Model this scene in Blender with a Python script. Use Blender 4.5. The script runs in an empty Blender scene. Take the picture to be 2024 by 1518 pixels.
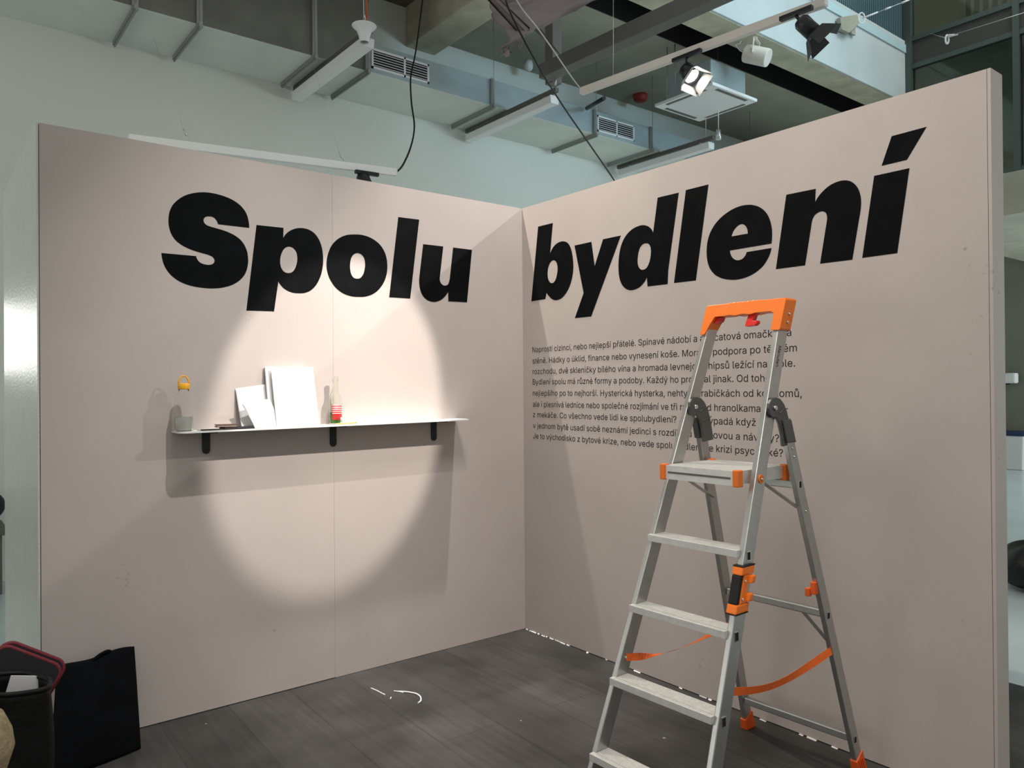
import bpy, bmesh, math, random, json
from mathutils import Vector, Matrix
random.seed(7)
PI = math.pi
scene = bpy.context.scene
COL = scene.collection

# ------------------------------------------------------------------ camera
def make_camera():
    yaw, pitch, roll = 0.904341, 0.004891, -0.007979
    f = Vector((math.cos(yaw)*math.cos(pitch), math.sin(yaw)*math.cos(pitch), math.sin(pitch)))
    r = Vector((math.sin(yaw), -math.cos(yaw), 0)); u = r.cross(f)
    c, s = math.cos(roll), math.sin(roll)
    r2 = c*r + s*u; u2 = -s*r + c*u
    cd = bpy.data.cameras.new('camera'); co = bpy.data.objects.new('camera', cd); COL.objects.link(co)
    m = Matrix((r2, u2, -f)).transposed().to_4x4(); m.translation = Vector((-2.86786, -3.53721, 1.43283))
    co.matrix_world = m
    cd.sensor_width = 36; cd.lens = 1511.93/2024*36; cd.clip_start = 0.05; cd.clip_end = 100
    scene.camera = co
make_camera()

# ------------------------------------------------------------------ world, lamps, exposure
scene.view_settings.view_transform = 'Standard'
scene.view_settings.look = 'None'
scene.view_settings.gamma = 1.0
scene.view_settings.use_curve_mapping = False
scene.view_settings.exposure = 0.0
w = bpy.data.worlds.new('world'); scene.world = w; w.use_nodes = True
bg = w.node_tree.nodes['Background']
bg.inputs[0].default_value = (0.98, 1.0, 0.95, 1); bg.inputs[1].default_value = 0.51

def look(o, target):
    o.rotation_euler = (Vector(target) - o.location).to_track_quat('-Z', 'Y').to_euler()
def spot(name, loc, target, power, size, blend, color=(1, .93, .86), radius=.02):
    d = bpy.data.lights.new(name, 'SPOT'); d.energy = power; d.spot_size = math.radians(size); d.spot_blend = blend
    d.color = color; d.shadow_soft_size = radius
    o = bpy.data.objects.new(name, d); COL.objects.link(o); o.location = loc; look(o, target)
def area(name, loc, target, power, sx, sy, color=(1, 1, 1), spread=180):
    d = bpy.data.lights.new(name, 'AREA'); d.energy = power; d.shape = 'RECTANGLE'; d.size = sx; d.size_y = sy; d.color = color
    d.spread = math.radians(spread)
    o = bpy.data.objects.new(name, d); COL.objects.link(o); o.location = loc; look(o, target)
spot('shelf_spotlight', (-.6, -2.9, 4.0), (-1.18, 0, 1.37), 740, 18.8, .30, (1, .92, .85))
spot('wash_spotlight', (1.45, -2.85, 3.6), (-1.0, 0, 1.65), 165, 46, .9, (1, .97, .94))
spot('rear_spotlight', (-.9, .47, 4.25), (0, -1.5, .8), 255, 75, .6, (1, .91, .82))
spot('overhead_spotlight', (-1.52, -1.93, 5.05), (-1.65, 0, .6), 430, 37, 1.0, (1, .97, .95))
spot('corner_spotlight', (-.18, -.74, 5.5), (-.34, 0, .6), 1000, 36, .7, (1, .95, .91), .05)
spot('front_spotlight', (-1.9, -2.7, 5.6), (-.1, -1.5, .9), 450, 62, .9, (1, .93, .86), .55)
area('atrium_skylight', (4.2, -3.2, 9.0), (4.4, .8, 5.2), 40, 4, 3, (.74, .95, 1.0), 70)
area('atrium_blue_fill', (4.5, -6.5, 4.3), (3.4, 3.5, 5.0), 13, 4, 1.4, (.50, .82, 1.0), 34)  # added blue fill for the wall above the duct, not an actual window
area('upper_room_fill', (7.65, -.6, 7.4), (7.75, -.6, 4), 60, .6, 2.5, (1, 1, .90))  # added fill to brighten the rooms behind the glazing, no known fitting
area('hall_fill_left', (-8.5, 1.8, 2.2), (0, 2.2, 2.6), 70, 4, 3, (1, 1, .95))  # added fill from the left for back wall and duct underside
area('hall_fill_right', (11.8, -3.5, 2.4), (2, 1.5, 3.2), 640, 5, 3, (.88, .97, .97))  # added fill from the right to lift the hall, no known glazing

# ------------------------------------------------------------------ materials
def mat(name, col, rough=.6, metal=0, var=0, scale=8, bump=0, bscale=60, spec=.5, emit=None, estr=0, trans=0, ior=1.45, alpha=1, col2=None):
    m = bpy.data.materials.new(name); m.use_nodes = True
    nt = m.node_tree; b = nt.nodes['Principled BSDF']
    b.inputs['Base Color'].default_value = (*col, 1); b.inputs['Roughness'].default_value = rough
    b.inputs['Metallic'].default_value = metal; b.inputs['Specular IOR Level'].default_value = spec
    b.inputs['Transmission Weight'].default_value = trans; b.inputs['IOR'].default_value = ior; b.inputs['Alpha'].default_value = alpha
    if emit: b.inputs['Emission Color'].default_value = (*emit, 1); b.inputs['Emission Strength'].default_value = estr
    g = nt.nodes.new('ShaderNodeNewGeometry') if (var or bump) else None
    if var:
        n = nt.nodes.new('ShaderNodeTexNoise'); n.inputs['Scale'].default_value = scale; n.inputs['Detail'].default_value = 6
        nt.links.new(g.outputs['Position'], n.inputs['Vector'])
        r = nt.nodes.new('ShaderNodeValToRGB'); r.color_ramp.elements[0].position = .3; r.color_ramp.elements[1].position = .7
        c2 = col2 or tuple(min(1, c*(1+var)) for c in col); c1 = col if col2 else tuple(c*(1-var) for c in col)
        r.color_ramp.elements[0].color = (*c1, 1); r.color_ramp.elements[1].color = (*c2, 1)
        nt.links.new(n.outputs['Fac'], r.inputs['Fac']); nt.links.new(r.outputs['Color'], b.inputs['Base Color'])
    if bump:
        n2 = nt.nodes.new('ShaderNodeTexNoise'); n2.inputs['Scale'].default_value = bscale; n2.inputs['Detail'].default_value = 4
        nt.links.new(g.outputs['Position'], n2.inputs['Vector'])
        bp = nt.nodes.new('ShaderNodeBump'); bp.inputs['Strength'].default_value = bump; bp.inputs['Distance'].default_value = .01
        nt.links.new(n2.outputs['Fac'], bp.inputs['Height']); nt.links.new(bp.outputs['Normal'], b.inputs['Normal'])
    return m

def wall_paint():
    """matt pink-grey emulsion with roller grain and a scatter of brown scuffs and specks"""
    m = mat('partition_paint', (.485, .43, .40), .72, var=.035, scale=3, bump=.035, bscale=180, spec=.25)
    nt = m.node_tree; b = nt.nodes['Principled BSDF']; src = b.inputs['Base Color'].links[0].from_socket
    g = nt.nodes.new('ShaderNodeNewGeometry')
    v = nt.nodes.new('ShaderNodeTexVoronoi'); v.inputs['Scale'].default_value = 3.2
    nt.links.new(g.outputs['Position'], v.inputs['Vector'])
    lt = nt.nodes.new('ShaderNodeMath'); lt.operation = 'LESS_THAN'; lt.inputs[1].default_value = .022
    nt.links.new(v.outputs['Distance'], lt.inputs[0])
    n = nt.nodes.new('ShaderNodeTexNoise'); n.inputs['Scale'].default_value = 55; n.inputs['Detail'].default_value = 3
    nt.links.new(g.outputs['Position'], n.inputs['Vector'])
    n2 = nt.nodes.new('ShaderNodeTexNoise'); n2.inputs['Scale'].default_value = 2.6; n2.inputs['Detail'].default_value = 2
    nt.links.new(g.outputs['Position'], n2.inputs['Vector'])
    mu = nt.nodes.new('ShaderNodeMath'); mu.operation = 'MULTIPLY'
    nt.links.new(n.outputs['Fac'], mu.inputs[0]); nt.links.new(n2.outputs['Fac'], mu.inputs[1])
    rp = nt.nodes.new('ShaderNodeMapRange'); rp.inputs['From Min'].default_value = .43; rp.inputs['From Max'].default_value = .52; rp.inputs['To Max'].default_value = .38
    nt.links.new(mu.outputs[0], rp.inputs['Value'])
    mx = nt.nodes.new('ShaderNodeMath'); mx.operation = 'MAXIMUM'
    sc = nt.nodes.new('ShaderNodeMath'); sc.operation = 'MULTIPLY'; sc.inputs[1].default_value = .45
    nt.links.new(lt.outputs[0], sc.inputs[0]); nt.links.new(sc.outputs[0], mx.inputs[0]); nt.links.new(rp.outputs[0], mx.inputs[1])
    mix = nt.nodes.new('ShaderNodeMixRGB'); mix.inputs['Color2'].default_value = (.26, .19, .15, 1)
    nt.links.new(mx.outputs[0], mix.inputs['Fac']); nt.links.new(src, mix.inputs['Color1']); nt.links.new(mix.outputs[0], b.inputs['Base Color'])
    return m

def stage_floor():
    """dark stained boards running along the right partition, with scratches and dust"""
    m = mat('stage_boards', (.05, .047, .043), .5, spec=.2)
    nt = m.node_tree; b = nt.nodes['Principled BSDF']; g = nt.nodes.new('ShaderNodeNewGeometry')
    mp = nt.nodes.new('ShaderNodeMapping'); mp.inputs['Rotation'].default_value = (0, 0, PI/2 + .03)
    nt.links.new(g.outputs['Position'], mp.inputs['Vector'])
    br = nt.nodes.new('ShaderNodeTexBrick'); br.inputs['Scale'].default_value = 1
    br.inputs['Brick Width'].default_value = 1.9; br.inputs['Row Height'].default_value = .29; br.inputs['Mortar Size'].default_value = .0028
    br.inputs['Color1'].default_value = (.046, .044, .041, 1); br.inputs['Color2'].default_value = (.053, .050, .047, 1); br.inputs['Mortar'].default_value = (.038, .036, .034, 1)
    nt.links.new(mp.outputs['Vector'], br.inputs['Vector'])
    m2 = nt.nodes.new('ShaderNodeMapping'); m2.inputs['Scale'].default_value = (26, 1.2, 1)
    nt.links.new(g.outputs['Position'], m2.inputs['Vector'])
    n = nt.nodes.new('ShaderNodeTexNoise'); n.inputs['Scale'].default_value = 1.6; n.inputs['Detail'].default_value = 7
    nt.links.new(m2.outputs['Vector'], n.inputs['Vector'])
    n3 = nt.nodes.new('ShaderNodeTexNoise'); n3.inputs['Scale'].default_value = 2.2; n3.inputs['Detail'].default_value = 5
    nt.links.new(g.outputs['Position'], n3.inputs['Vector'])
    rp = nt.nodes.new('ShaderNodeMapRange'); rp.inputs['From Min'].default_value = .35; rp.inputs['From Max'].default_value = .7; rp.inputs['To Min'].default_value = .90; rp.inputs['To Max'].default_value = 1.14
    nt.links.new(n.outputs['Fac'], rp.inputs['Value'])
    rp2 = nt.nodes.new('ShaderNodeMapRange'); rp2.inputs['From Min'].default_value = .35; rp2.inputs['From Max'].default_value = .65; rp2.inputs['To Min'].default_value = .72; rp2.inputs['To Max'].default_value = 1.38
    nt.links.new(n3.outputs['Fac'], rp2.inputs['Value'])
    mu = nt.nodes.new('ShaderNodeMath'); mu.operation = 'MULTIPLY'; nt.links.new(rp.outputs[0], mu.inputs[0]); nt.links.new(rp2.outputs[0], mu.inputs[1])
    vm = nt.nodes.new('ShaderNodeVectorMath'); vm.operation = 'SCALE'
    nt.links.new(br.outputs['Color'], vm.inputs[0]); nt.links.new(mu.outputs[0], vm.inputs['Scale'])
    v = nt.nodes.new('ShaderNodeTexVoronoi'); v.inputs['Scale'].default_value = 4.5
    nt.links.new(g.outputs['Position'], v.inputs['Vector'])
    lt = nt.nodes.new('ShaderNodeMath'); lt.operation = 'LESS_THAN'; lt.inputs[1].default_value = .028
    nt.links.new(v.outputs['Distance'], lt.inputs[0])
    mix = nt.nodes.new('ShaderNodeMixRGB'); mix.inputs['Color2'].default_value = (.33, .31, .28, 1)
    nt.links.new(lt.outputs[0], mix.inputs['Fac']); nt.links.new(vm.outputs[0], mix.inputs['Color1'])
    nt.links.new(mix.outputs[0], b.inputs['Base Color'])
    rr = nt.nodes.new('ShaderNodeMapRange'); rr.inputs['To Min'].default_value = .36; rr.inputs['To Max'].default_value = .62
    nt.links.new(n3.outputs['Fac'], rr.inputs['Value']); nt.links.new(rr.outputs[0], b.inputs['Roughness'])
    return m

M = {}
M['paint'] = wall_paint()
M['gloss'] = mat('gloss_white_side', (.54, .55, .50), .29, var=.05, scale=12, bump=.25, bscale=70, spec=.6)
M['stage'] = stage_floor()
M['pale_floor'] = mat('polished_floor', (.50, .58, .60), .22, var=.06, scale=1.5, spec=.5)
M['white_wall'] = mat('white_wall', (.63, .645, .595), .9, var=.02, scale=1, spec=.2)
M['olive_wall'] = mat('olive_wall', (.19, .195, .155), .8, var=.08, scale=2)
M['soffit'] = mat('soffit_concrete', (.35, .345, .28), .85, var=.12, scale=2.2, bump=.1, bscale=20)
M['brown_conc'] = mat('brown_concrete', (.19, .155, .105), .85, var=.25, scale=2.5, bump=.2, bscale=14)
M['beam_conc'] = mat('beam_concrete', (.50, .475, .36), .85, var=.18, scale=5, bump=.3, bscale=18)
M['balcony'] = mat('balcony_concrete', (.50, .56, .57), .85, var=.07, scale=1.6, bump=.06, bscale=16)
M['recess_shade'] = mat('painted_recess_shade', (.015, .014, .014), .9)  # near-black colour stands in for shade inside the ceiling slot and small holes
M['vinyl'] = mat('black_vinyl', (.0040, .0045, .0052), .5, var=.25, scale=9, spec=.05)
M['ink'] = mat('dark_print', (.014, .011, .010), .6, spec=.3)
M['white_trim'] = mat('white_filler', (.72, .70, .66), .8, var=.1, scale=60)
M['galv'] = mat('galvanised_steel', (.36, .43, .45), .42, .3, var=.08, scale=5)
M['galv_shaded'] = mat('shaded_galvanised_steel', (.16, .16, .14), .45, .4, var=.12, scale=4)  # same duct steel darkened, standing in for the dark ceiling it mirrors
M['duct_lit_under'] = mat('lit_duct_underside', (.62, .66, .61), .6, var=.05, scale=3)  # paler copy for the duct underside: reflected light put into the colour
M['strap'] = mat('hanger_steel', (.32, .33, .32), .45, .7)
M['duct_under'] = M['galv']
M['white_plastic'] = mat('white_plastic', (.74, .74, .75), .4)
M['warm_white'] = mat('ivory_paint', (.68, .63, .58), .45)
M['grey_metal'] = mat('grey_painted_steel', (.12, .118, .108), .5, .2, var=.06, scale=6)
M['black'] = mat('black_metal', (.008, .009, .011), .38, spec=.5)
M['black_satin'] = mat('satin_black_powder', (.012, .013, .014), .5)
M['cable'] = mat('black_cable', (.006, .006, .007), .5)
M['cord'] = mat('pale_cord', (.55, .52, .50), .7)
M['steel'] = mat('steel_wire', (.55, .56, .56), .35, .9)
M['alu'] = mat('brushed_aluminium', (.50, .505, .49), .38, .9, var=.05, scale=30)
M['alu_tread'] = mat('ribbed_aluminium', (.70, .69, .66), .42, .25, var=.06, scale=40)
M['cast'] = mat('grey_cast_hinge', (.13, .13, .125), .42, .6, var=.05, scale=20)
M['orange'] = mat('orange_plastic', (.93, .20, .015), .38)
M['orange_dark'] = mat('red_orange_plastic', (.80, .115, .015), .42)
M['orange2'] = mat('orange_webbing', (.90, .155, .018), .6, var=.06, scale=60)
M['red'] = mat('red_plastic', (.72, .022, .015), .35)
M['grip'] = mat('black_rubber', (.006, .006, .007), .7)
M['chrome'] = mat('chrome', (.75, .75, .75), .18, 1)
M['shelf'] = mat('white_powder_coat', (.74, .73, .70), .5)
M['paper'] = mat('white_paper', (.72, .71, .70), .8)
M['cream_paper'] = mat('ivory_book_cover', (.88, .87, .80), .6)
M['leather'] = mat('brown_leather', (.10, .035, .02), .45, var=.2, scale=60)
M['yellow'] = mat('yellow_cap', (.82, .40, .012), .4)
def glass_mat(name, col, rough=.02, ior=1.45):
    m = mat(name, col, rough, trans=1, ior=ior)
    return m
M['glass'] = glass_mat('clear_glass', (.99, .99, .99), 0.0, 1.12)
M['bottle_glass'] = glass_mat('greenish_bottle_glass', (.965, .985, .94), 0.0, 1.2)
M['water'] = mat('cloudy_water', (.72, .75, .69), .25, trans=.55, ior=1.1)
M['green'] = mat('green_drink', (.07, .26, .03), .15, trans=.3, ior=1.33)
M['label_red'] = mat('red_label', (.70, .03, .035), .5)
M['label_white'] = mat('white_label', (.80, .78, .74), .5)
M['pencil'] = mat('pencil_wood', (.70, .38, .13), .5)
M['bag'] = mat('black_cotton', (.0035, .004, .005), .95, var=.2, scale=14, bump=.2, bscale=300, spec=.1)
M['bag2'] = mat('black_leatherette', (.006, .007, .007), .5, var=.4, scale=10, bump=.3, bscale=40, spec=.3)
M['maroon'] = mat('dark_red_edging', (.16, .012, .022), .6)
M['navy'] = mat('dark_folder', (.010, .010, .013), .7)
M['straw'] = mat('beige_weave', (.45, .36, .22), .9, var=.25, scale=40, bump=.4, bscale=120)
M['brown_dark'] = mat('dark_brown_lining', (.02, .013, .010), .8)
M['cloth'] = mat('mauve_cloth', (.21, .172, .168), .9, var=.1, scale=6, bump=.1, bscale=200)
M['facade_frame'] = mat('green_grey_frame', (.075, .10, .092), .45, .3)
M['spandrel'] = mat('brown_spandrel', (.050, .050, .043), .5)
M['inner_wall'] = mat('inner_green_wall', (.30, .32, .25), .8, var=.15, scale=2)
M['curtain'] = mat('pale_curtain', (.34, .37, .30), .9, var=.1, scale=4)
M['curtain_w'] = mat('white_blind', (.52, .60, .57), .9)
M['mesh_blue'] = mat('blue_grey_grille', (.18, .29, .33), .4, .5)
M['trim_blue'] = mat('pale_blue_trim', (.46, .62, .66), .5)
M['orange_hose'] = mat('orange_cable', (.42, .09, .03), .5)
M['red_alarm'] = mat('red_alarm', (.25, .02, .015), .5)
M['bin_blue'] = mat('blue_lid', (.01, .03, .10), .5)
M['yellow_cord'] = mat('yellow_cord', (.60, .52, .26), .7)
M['day'] = mat('daylight_pane', (.8, .8, .8), .5, emit=(1, 1, .94), estr=3.2)
M['lamp'] = mat('lamp_lens', (1, 1, 1), .5, emit=(1, .95, .88), estr=60)
def pane():
    m = bpy.data.materials.new('dark_green_glass'); m.use_nodes = True; nt = m.node_tree; nt.nodes.clear()
    o = nt.nodes.new('ShaderNodeOutputMaterial'); t = nt.nodes.new('ShaderNodeBsdfTransparent'); t.inputs[0].default_value = (.74, .77, .71, 1)
    gl = nt.nodes.new('ShaderNodeBsdfGlossy'); gl.inputs['Roughness'].default_value = .05
    fr = nt.nodes.new('ShaderNodeFresnel'); mx = nt.nodes.new('ShaderNodeMixShader')
    nt.links.new(fr.outputs[0], mx.inputs[0]); nt.links.new(t.outputs[0], mx.inputs[1]); nt.links.new(gl.outputs[0], mx.inputs[2]); nt.links.new(mx.outputs[0], o.inputs[0])
    return m
M['pane'] = pane()

# ------------------------------------------------------------------ mesh builder
class MB:
    def __init__(s): s.v = []; s.f = []; s.sm = []
    def add(s, vs, fs, smooth=False):
        n = len(s.v); s.v += [Vector(v) for v in vs]; s.f += [tuple(i+n for i in f) for f in fs]; s.sm += [smooth]*len(fs); return s
    def hexa(s, b, t):   # four bottom corners (counter-clockwise seen from above), four top corners
        return s.add(list(b)+list(t), [(3, 2, 1, 0), (4, 5, 6, 7), (0, 1, 5, 4), (1, 2, 6, 5), (2, 3, 7, 6), (3, 0, 4, 7)])
    def box(s, x0, x1, y0, y1, z0, z1):
        return s.hexa([(x0, y0, z0), (x1, y0, z0), (x1, y1, z0), (x0, y1, z0)], [(x0, y0, z1), (x1, y0, z1), (x1, y1, z1), (x0, y1, z1)])
    def bar(s, p, q, w, h, up=(0, 0, 1)):   # rectangular bar along p-q
        p, q = Vector(p), Vector(q); d = (q-p).normalized(); a = d.cross(Vector(up)).normalized()*w/2; b = a.cross(d).normalized()*h/2
        return s.add([p-a-b, p+a-b, p+a+b, p-a+b, q-a-b, q+a-b, q+a+b, q-a+b], [(0, 1, 2, 3), (7, 6, 5, 4), (4, 5, 1, 0), (5, 6, 2, 1), (6, 7, 3, 2), (7, 4, 0, 3)])
    def cyl(s, p, q, r0, r1=None, n=24, cap=True):
        r1 = r0 if r1 is None else r1; p, q = Vector(p), Vector(q); d = (q-p).normalized()
        a = d.orthogonal().normalized(); b = d.cross(a)
        vs = []
        for c, r in ((p, r0), (q, r1)):
            vs += [c + (a*math.cos(2*PI*i/n) + b*math.sin(2*PI*i/n))*r for i in range(n)]
        s.add(vs, [(i, (i+1) % n, n+(i+1) % n, n+i) for i in range(n)], True)
        if cap: s.add(vs, [tuple(range(n-1, -1, -1)), tuple(range(n, 2*n))])
        return s
    def tube(s, pts, r, n=8, sub=6):
        pts = [Vector(p) for p in pts]
        if sub > 1 and len(pts) > 2:
            o = []
            for i in range(len(pts)-1):
                p0 = pts[max(i-1, 0)]; p1 = pts[i]; p2 = pts[i+1]; p3 = pts[min(i+2, len(pts)-1)]
                for k in range(sub):
                    t = k/sub
                    o.append(.5*((2*p1)+(p2-p0)*t+(2*p0-5*p1+4*p2-p3)*t*t+(3*p1-p0-3*p2+p3)*t**3))
            pts = o+[pts[-1]]
        vs = []; a = None
        for i, p in enumerate(pts):
            d = (pts[min(i+1, len(pts)-1)]-pts[max(i-1, 0)]).normalized()
            a = d.orthogonal().normalized() if a is None else (a-d*a.dot(d)).normalized(); b = d.cross(a)
            vs += [p+(a*math.cos(2*PI*k/n)+b*math.sin(2*PI*k/n))*r for k in range(n)]
        fs = [(i*n+k, i*n+(k+1) % n, (i+1)*n+(k+1) % n, (i+1)*n+k) for i in range(len(pts)-1) for k in range(n)]
        s.add(vs, fs, True); m = len(vs)
        return s.add(vs, [tuple(range(n-1, -1, -1)), tuple(range(m-n, m))])
    def lathe(s, prof, o, n=32):   # closed profile of (radius, height) about a vertical axis at o
        o = Vector(o); vs = []
        for r, z in prof: vs += [o+Vector((max(r, 1e-5)*math.cos(2*PI*i/n), max(r, 1e-5)*math.sin(2*PI*i/n), z)) for i in range(n)]
        return s.add(vs, [(j*n+i, j*n+(i+1) % n, (j+1)*n+(i+1) % n, (j+1)*n+i) for j in range(len(prof)-1) for i in range(n)], True)
    def prism(s, poly, f0, f1):   # 2-D outline mapped by f0 / f1 into two parallel copies
        n = len(poly); a = [f0(*p) for p in poly]; b = [f1(*p) for p in poly]
        s.add(a+b, [tuple(range(n-1, -1, -1)), tuple(range(n, 2*n))]+[(i, (i+1) % n, n+(i+1) % n, n+i) for i in range(n)])
        return s
    def grid(s, fn, nu, nv, smooth=True):
        vs = [fn(i/nu, j/nv) for j in range(nv+1) for i in range(nu+1)]
        return s.add(vs, [(j*(nu+1)+i, j*(nu+1)+i+1, (j+1)*(nu+1)+i+1, (j+1)*(nu+1)+i) for j in range(nv) for i in range(nu)], smooth)

INV = {}
def obj(name, mb, material, parent=None, bevel=0, seg=2, solid=0, sub=0, local=False, normals=True):
    me = bpy.data.meshes.new(name)
    root = parent
    while root is not None and root.parent is not None: root = root.parent
    inv = Matrix.Identity(4)
    if root is not None and not local: inv = INV.get(root.name, Matrix.Identity(4))
    vs = [inv @ v for v in mb.v]
    me.from_pydata(vs, [], mb.f); me.polygons.foreach_set('use_smooth', mb.sm); me.update()
    bm = bmesh.new(); bm.from_mesh(me)
    bmesh.ops.remove_doubles(bm, verts=bm.verts, dist=1e-6)
    if solid: bmesh.ops.solidify(bm, geom=bm.faces[:], thickness=solid)
    if normals: bmesh.ops.recalc_face_normals(bm, faces=bm.faces)
    if bevel:
        es = [e for e in bm.edges if len(e.link_faces) == 2 and e.calc_face_angle(0) > .6]
        bmesh.ops.bevel(bm, geom=es, offset=bevel, segments=seg, affect='EDGES', profile=.6, clamp_overlap=True)
    bm.to_mesh(me); bm.free()
    me.materials.append(material)
    o = bpy.data.objects.new(name, me); COL.objects.link(o)
    if sub:
        md = o.modifiers.new('subdivision', 'SUBSURF'); md.levels = sub; md.render_levels = sub
    if parent: o.parent = parent
    return o
def tag(o, label, cat, group=None):
    o['label'] = label; o['category'] = cat
    if group: o['group'] = group
    return o
def thing(name, label, cat, loc=(0, 0, 0), rotz=0, group=None):
    o = bpy.data.objects.new(name, None); COL.objects.link(o); o.location = loc; o.rotation_euler = (0, 0, rotz)
    o.empty_display_size = .05
    INV[o.name] = (Matrix.Translation(loc) @ Matrix.Rotation(rotz, 4, 'Z')).inverted()
    return tag(o, label, cat, group)
def struct(name, mb, m, parent=None, bevel=0, **k):
    o = obj(name, mb, m, parent, bevel, **k)
    if parent is None: o['kind'] = 'structure'
    return o
def dup(root, loc, label, group=None, rotz=None):
    r = root.copy(); COL.objects.link(r); r.location = loc
    if rotz is not None: r.rotation_euler = (0, 0, rotz)
    r['label'] = label
    if group: r['group'] = group
    for ch in list(root.children):
        c = ch.copy(); COL.objects.link(c); c.parent = r
        for g in ch.children:
            d = g.copy(); COL.objects.link(d); d.parent = c
    return r
def outline_mesh(name, contours, place, thick, material, parent=None):
    """flat shape with holes, cut from sheet: contours are 2-D rings, place maps (u, v, depth) into space"""
    cu = bpy.data.curves.new(name, 'CURVE'); cu.dimensions = '2D'; cu.fill_mode = 'BOTH'; cu.extrude = thick/2
    for ring in contours:
        sp = cu.splines.new('POLY'); sp.points.add(len(ring)-1); sp.use_cyclic_u = True
        for p, q in zip(sp.points, ring): p.co = (q[0], q[1], 0, 1)
    t = bpy.data.objects.new('t', cu); COL.objects.link(t)
    dg = bpy.context.evaluated_depsgraph_get(); dg.update()
    me = bpy.data.meshes.new_from_object(t.evaluated_get(dg))
    bpy.data.objects.remove(t); bpy.data.curves.remove(cu)
    root = parent
    while root is not None and root.parent is not None: root = root.parent
    inv = INV.get(root.name, Matrix.Identity(4)) if root is not None else Matrix.Identity(4)
    for v in me.vertices: v.co = inv @ Vector(place(v.co.x, v.co.y, v.co.z))
    bm = bmesh.new(); bm.from_mesh(me); bmesh.ops.recalc_face_normals(bm, faces=bm.faces); bm.to_mesh(me); bm.free()
    me.name = name; me.materials.clear(); me.materials.append(material)
    o = bpy.data.objects.new(name, me); COL.objects.link(o)
    if parent: o.parent = parent
    return o

# ================================================================== THE SETTING
PL, PR, PH = 2.473, 2.516, 2.5      # left and right partition lengths, height
mb = MB().box(-PL+.0095, -1.2158, 0, .1, 0.004, PH).box(-1.2150, .1, 0, .1, 0.002, PH).box(-1.23, -1.20, .004, .09, .003, PH-.004)
struct('wall_left', mb, M['paint'])
struct('wall_side', MB().box(-PL, -PL+.0068, 0, .1004, .004, PH).box(-PL, -PL+.1, .1005, 1.36, .004, PH), M['gloss'])
struct('wall_right', MB().box(0, .1, -PR+.0125, -.0005, .004, PH).box(0, .1, -PR, -PR+.0108, .004, PH), M['paint'])
struct('floor', MB().hexa([(-9, -9, -.03), (1.27, -9, -.03), (1.27, .62, -.03), (-9, .62, -.03)], [(-9, -9, 0), (1.27, -9, 0), (1.27, .62, 0), (-9, .62, 0)]), M['stage'])
struct('floor_hall', MB().box(-9, 14, -9, 6, -.06, -.0305), M['pale_floor'])
# back wall with a window opening at the left
wx0, wx1, wz0, wz1 = -4.4, -2.335, 1.54, 2.16
struct('wall_back', MB().box(-9, wx0, 3.55, 3.75, -.03, 5.6).box(wx1, 14, 3.55, 3.75, -.03, 5.6).box(wx0, wx1, 3.55, 3.75, -.03, wz0).box(wx0, wx1, 3.55, 3.75, wz1, 5.6), M['white_wall'])
wo = struct('window_1', MB().box(wx0, wx0+.04, 3.56, 3.62, wz0, wz1).box(wx1-.03, wx1, 3.56, 3.62, wz0, wz1).box(wx0, wx1, 3.56, 3.62, wz0, wz0+.04).box(wx0, wx1, 3.56, 3.62, wz1-.04, wz1), M['white_plastic'])
obj('pane', MB().box(wx0, wx1, 3.64, 3.66, wz0, wz1), M['day'], wo)
bl = MB()
for i in range(8): bl.box(wx0+.04, wx1-.03, 3.575, 3.61, wz0+.06+i*.07, wz0+.075+i*.07)
obj('blind', bl, M['white_plastic'], wo)
struct('wall_far', MB().box(12.3, 12.5, -9, 3.549, -.03, 5.2), M['olive_wall'])
# ceilings and beams over the back of the hall
struct('ceiling_left', MB().box(-9, 1.3, 1.2, 3.55, 5.5, 5.7), M['brown_conc'])
struct('ceiling_beam', MB().box(1.3, 1.66, -.2, 3.55, 5.08, 5.7), M['beam_conc'], bevel=.012)
struct('ceiling_slab', MB().box(1.66, 12.3, 1.98, 3.55, 5.24, 5.6), M['soffit'])
struct('ceiling_recess', MB().box(1.66, 12.3, 1.30, 2.1, 5.92, 6.0).box(1.66, 12.3, 1.965, 1.979, 5.242, 5.92).box(1.66, 7.36, 1.4505, 1.46, 5.115, 5.92), M['recess_shade'])
struct('balcony_slab', MB().box(1.66, 7.36, 1.1, 1.45, 5.112, 5.92), M['balcony'], bevel=.006)
struct('trim_soffit', MB().box(1.66, 7.36, 1.125, 1.45, 5.1, 5.1115), M['beam_conc'])
struct('trim_corner', MB().box(7.345, 7.46, 1.03, 1.5, 3.93, 7.6), M['facade_frame'])
bs = struct('trim_balcony', MB().box(1.66, 7.36, 1.085, 1.16, 5.755, 5.86), M['trim_blue'])
# filler strip squeezed out along the foot of the right partition
tr = MB(); y = -.01; rnd = random.Random(3)
while y > -2.45:
    L = rnd.uniform(.012, .045); hgt = rnd.uniform(.0015, .006); dep = rnd.uniform(.003, .012)
    if rnd.random() < (.9 if y > -.45 else .22): tr.hexa([(-dep, y-L, 0.0005), (-.0005, y-L, 0.0005), (-.0005, y, 0.0005), (-dep*.7, y, 0.0005)], [(-.002, y-L, hgt*.6), (-.0005, y-L, hgt*.6), (-.0005, y, hgt), (-.002, y, hgt)])
    y -= L+rnd.uniform(0, .02)
struct('trim_1', tr, M['white_trim'])
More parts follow.
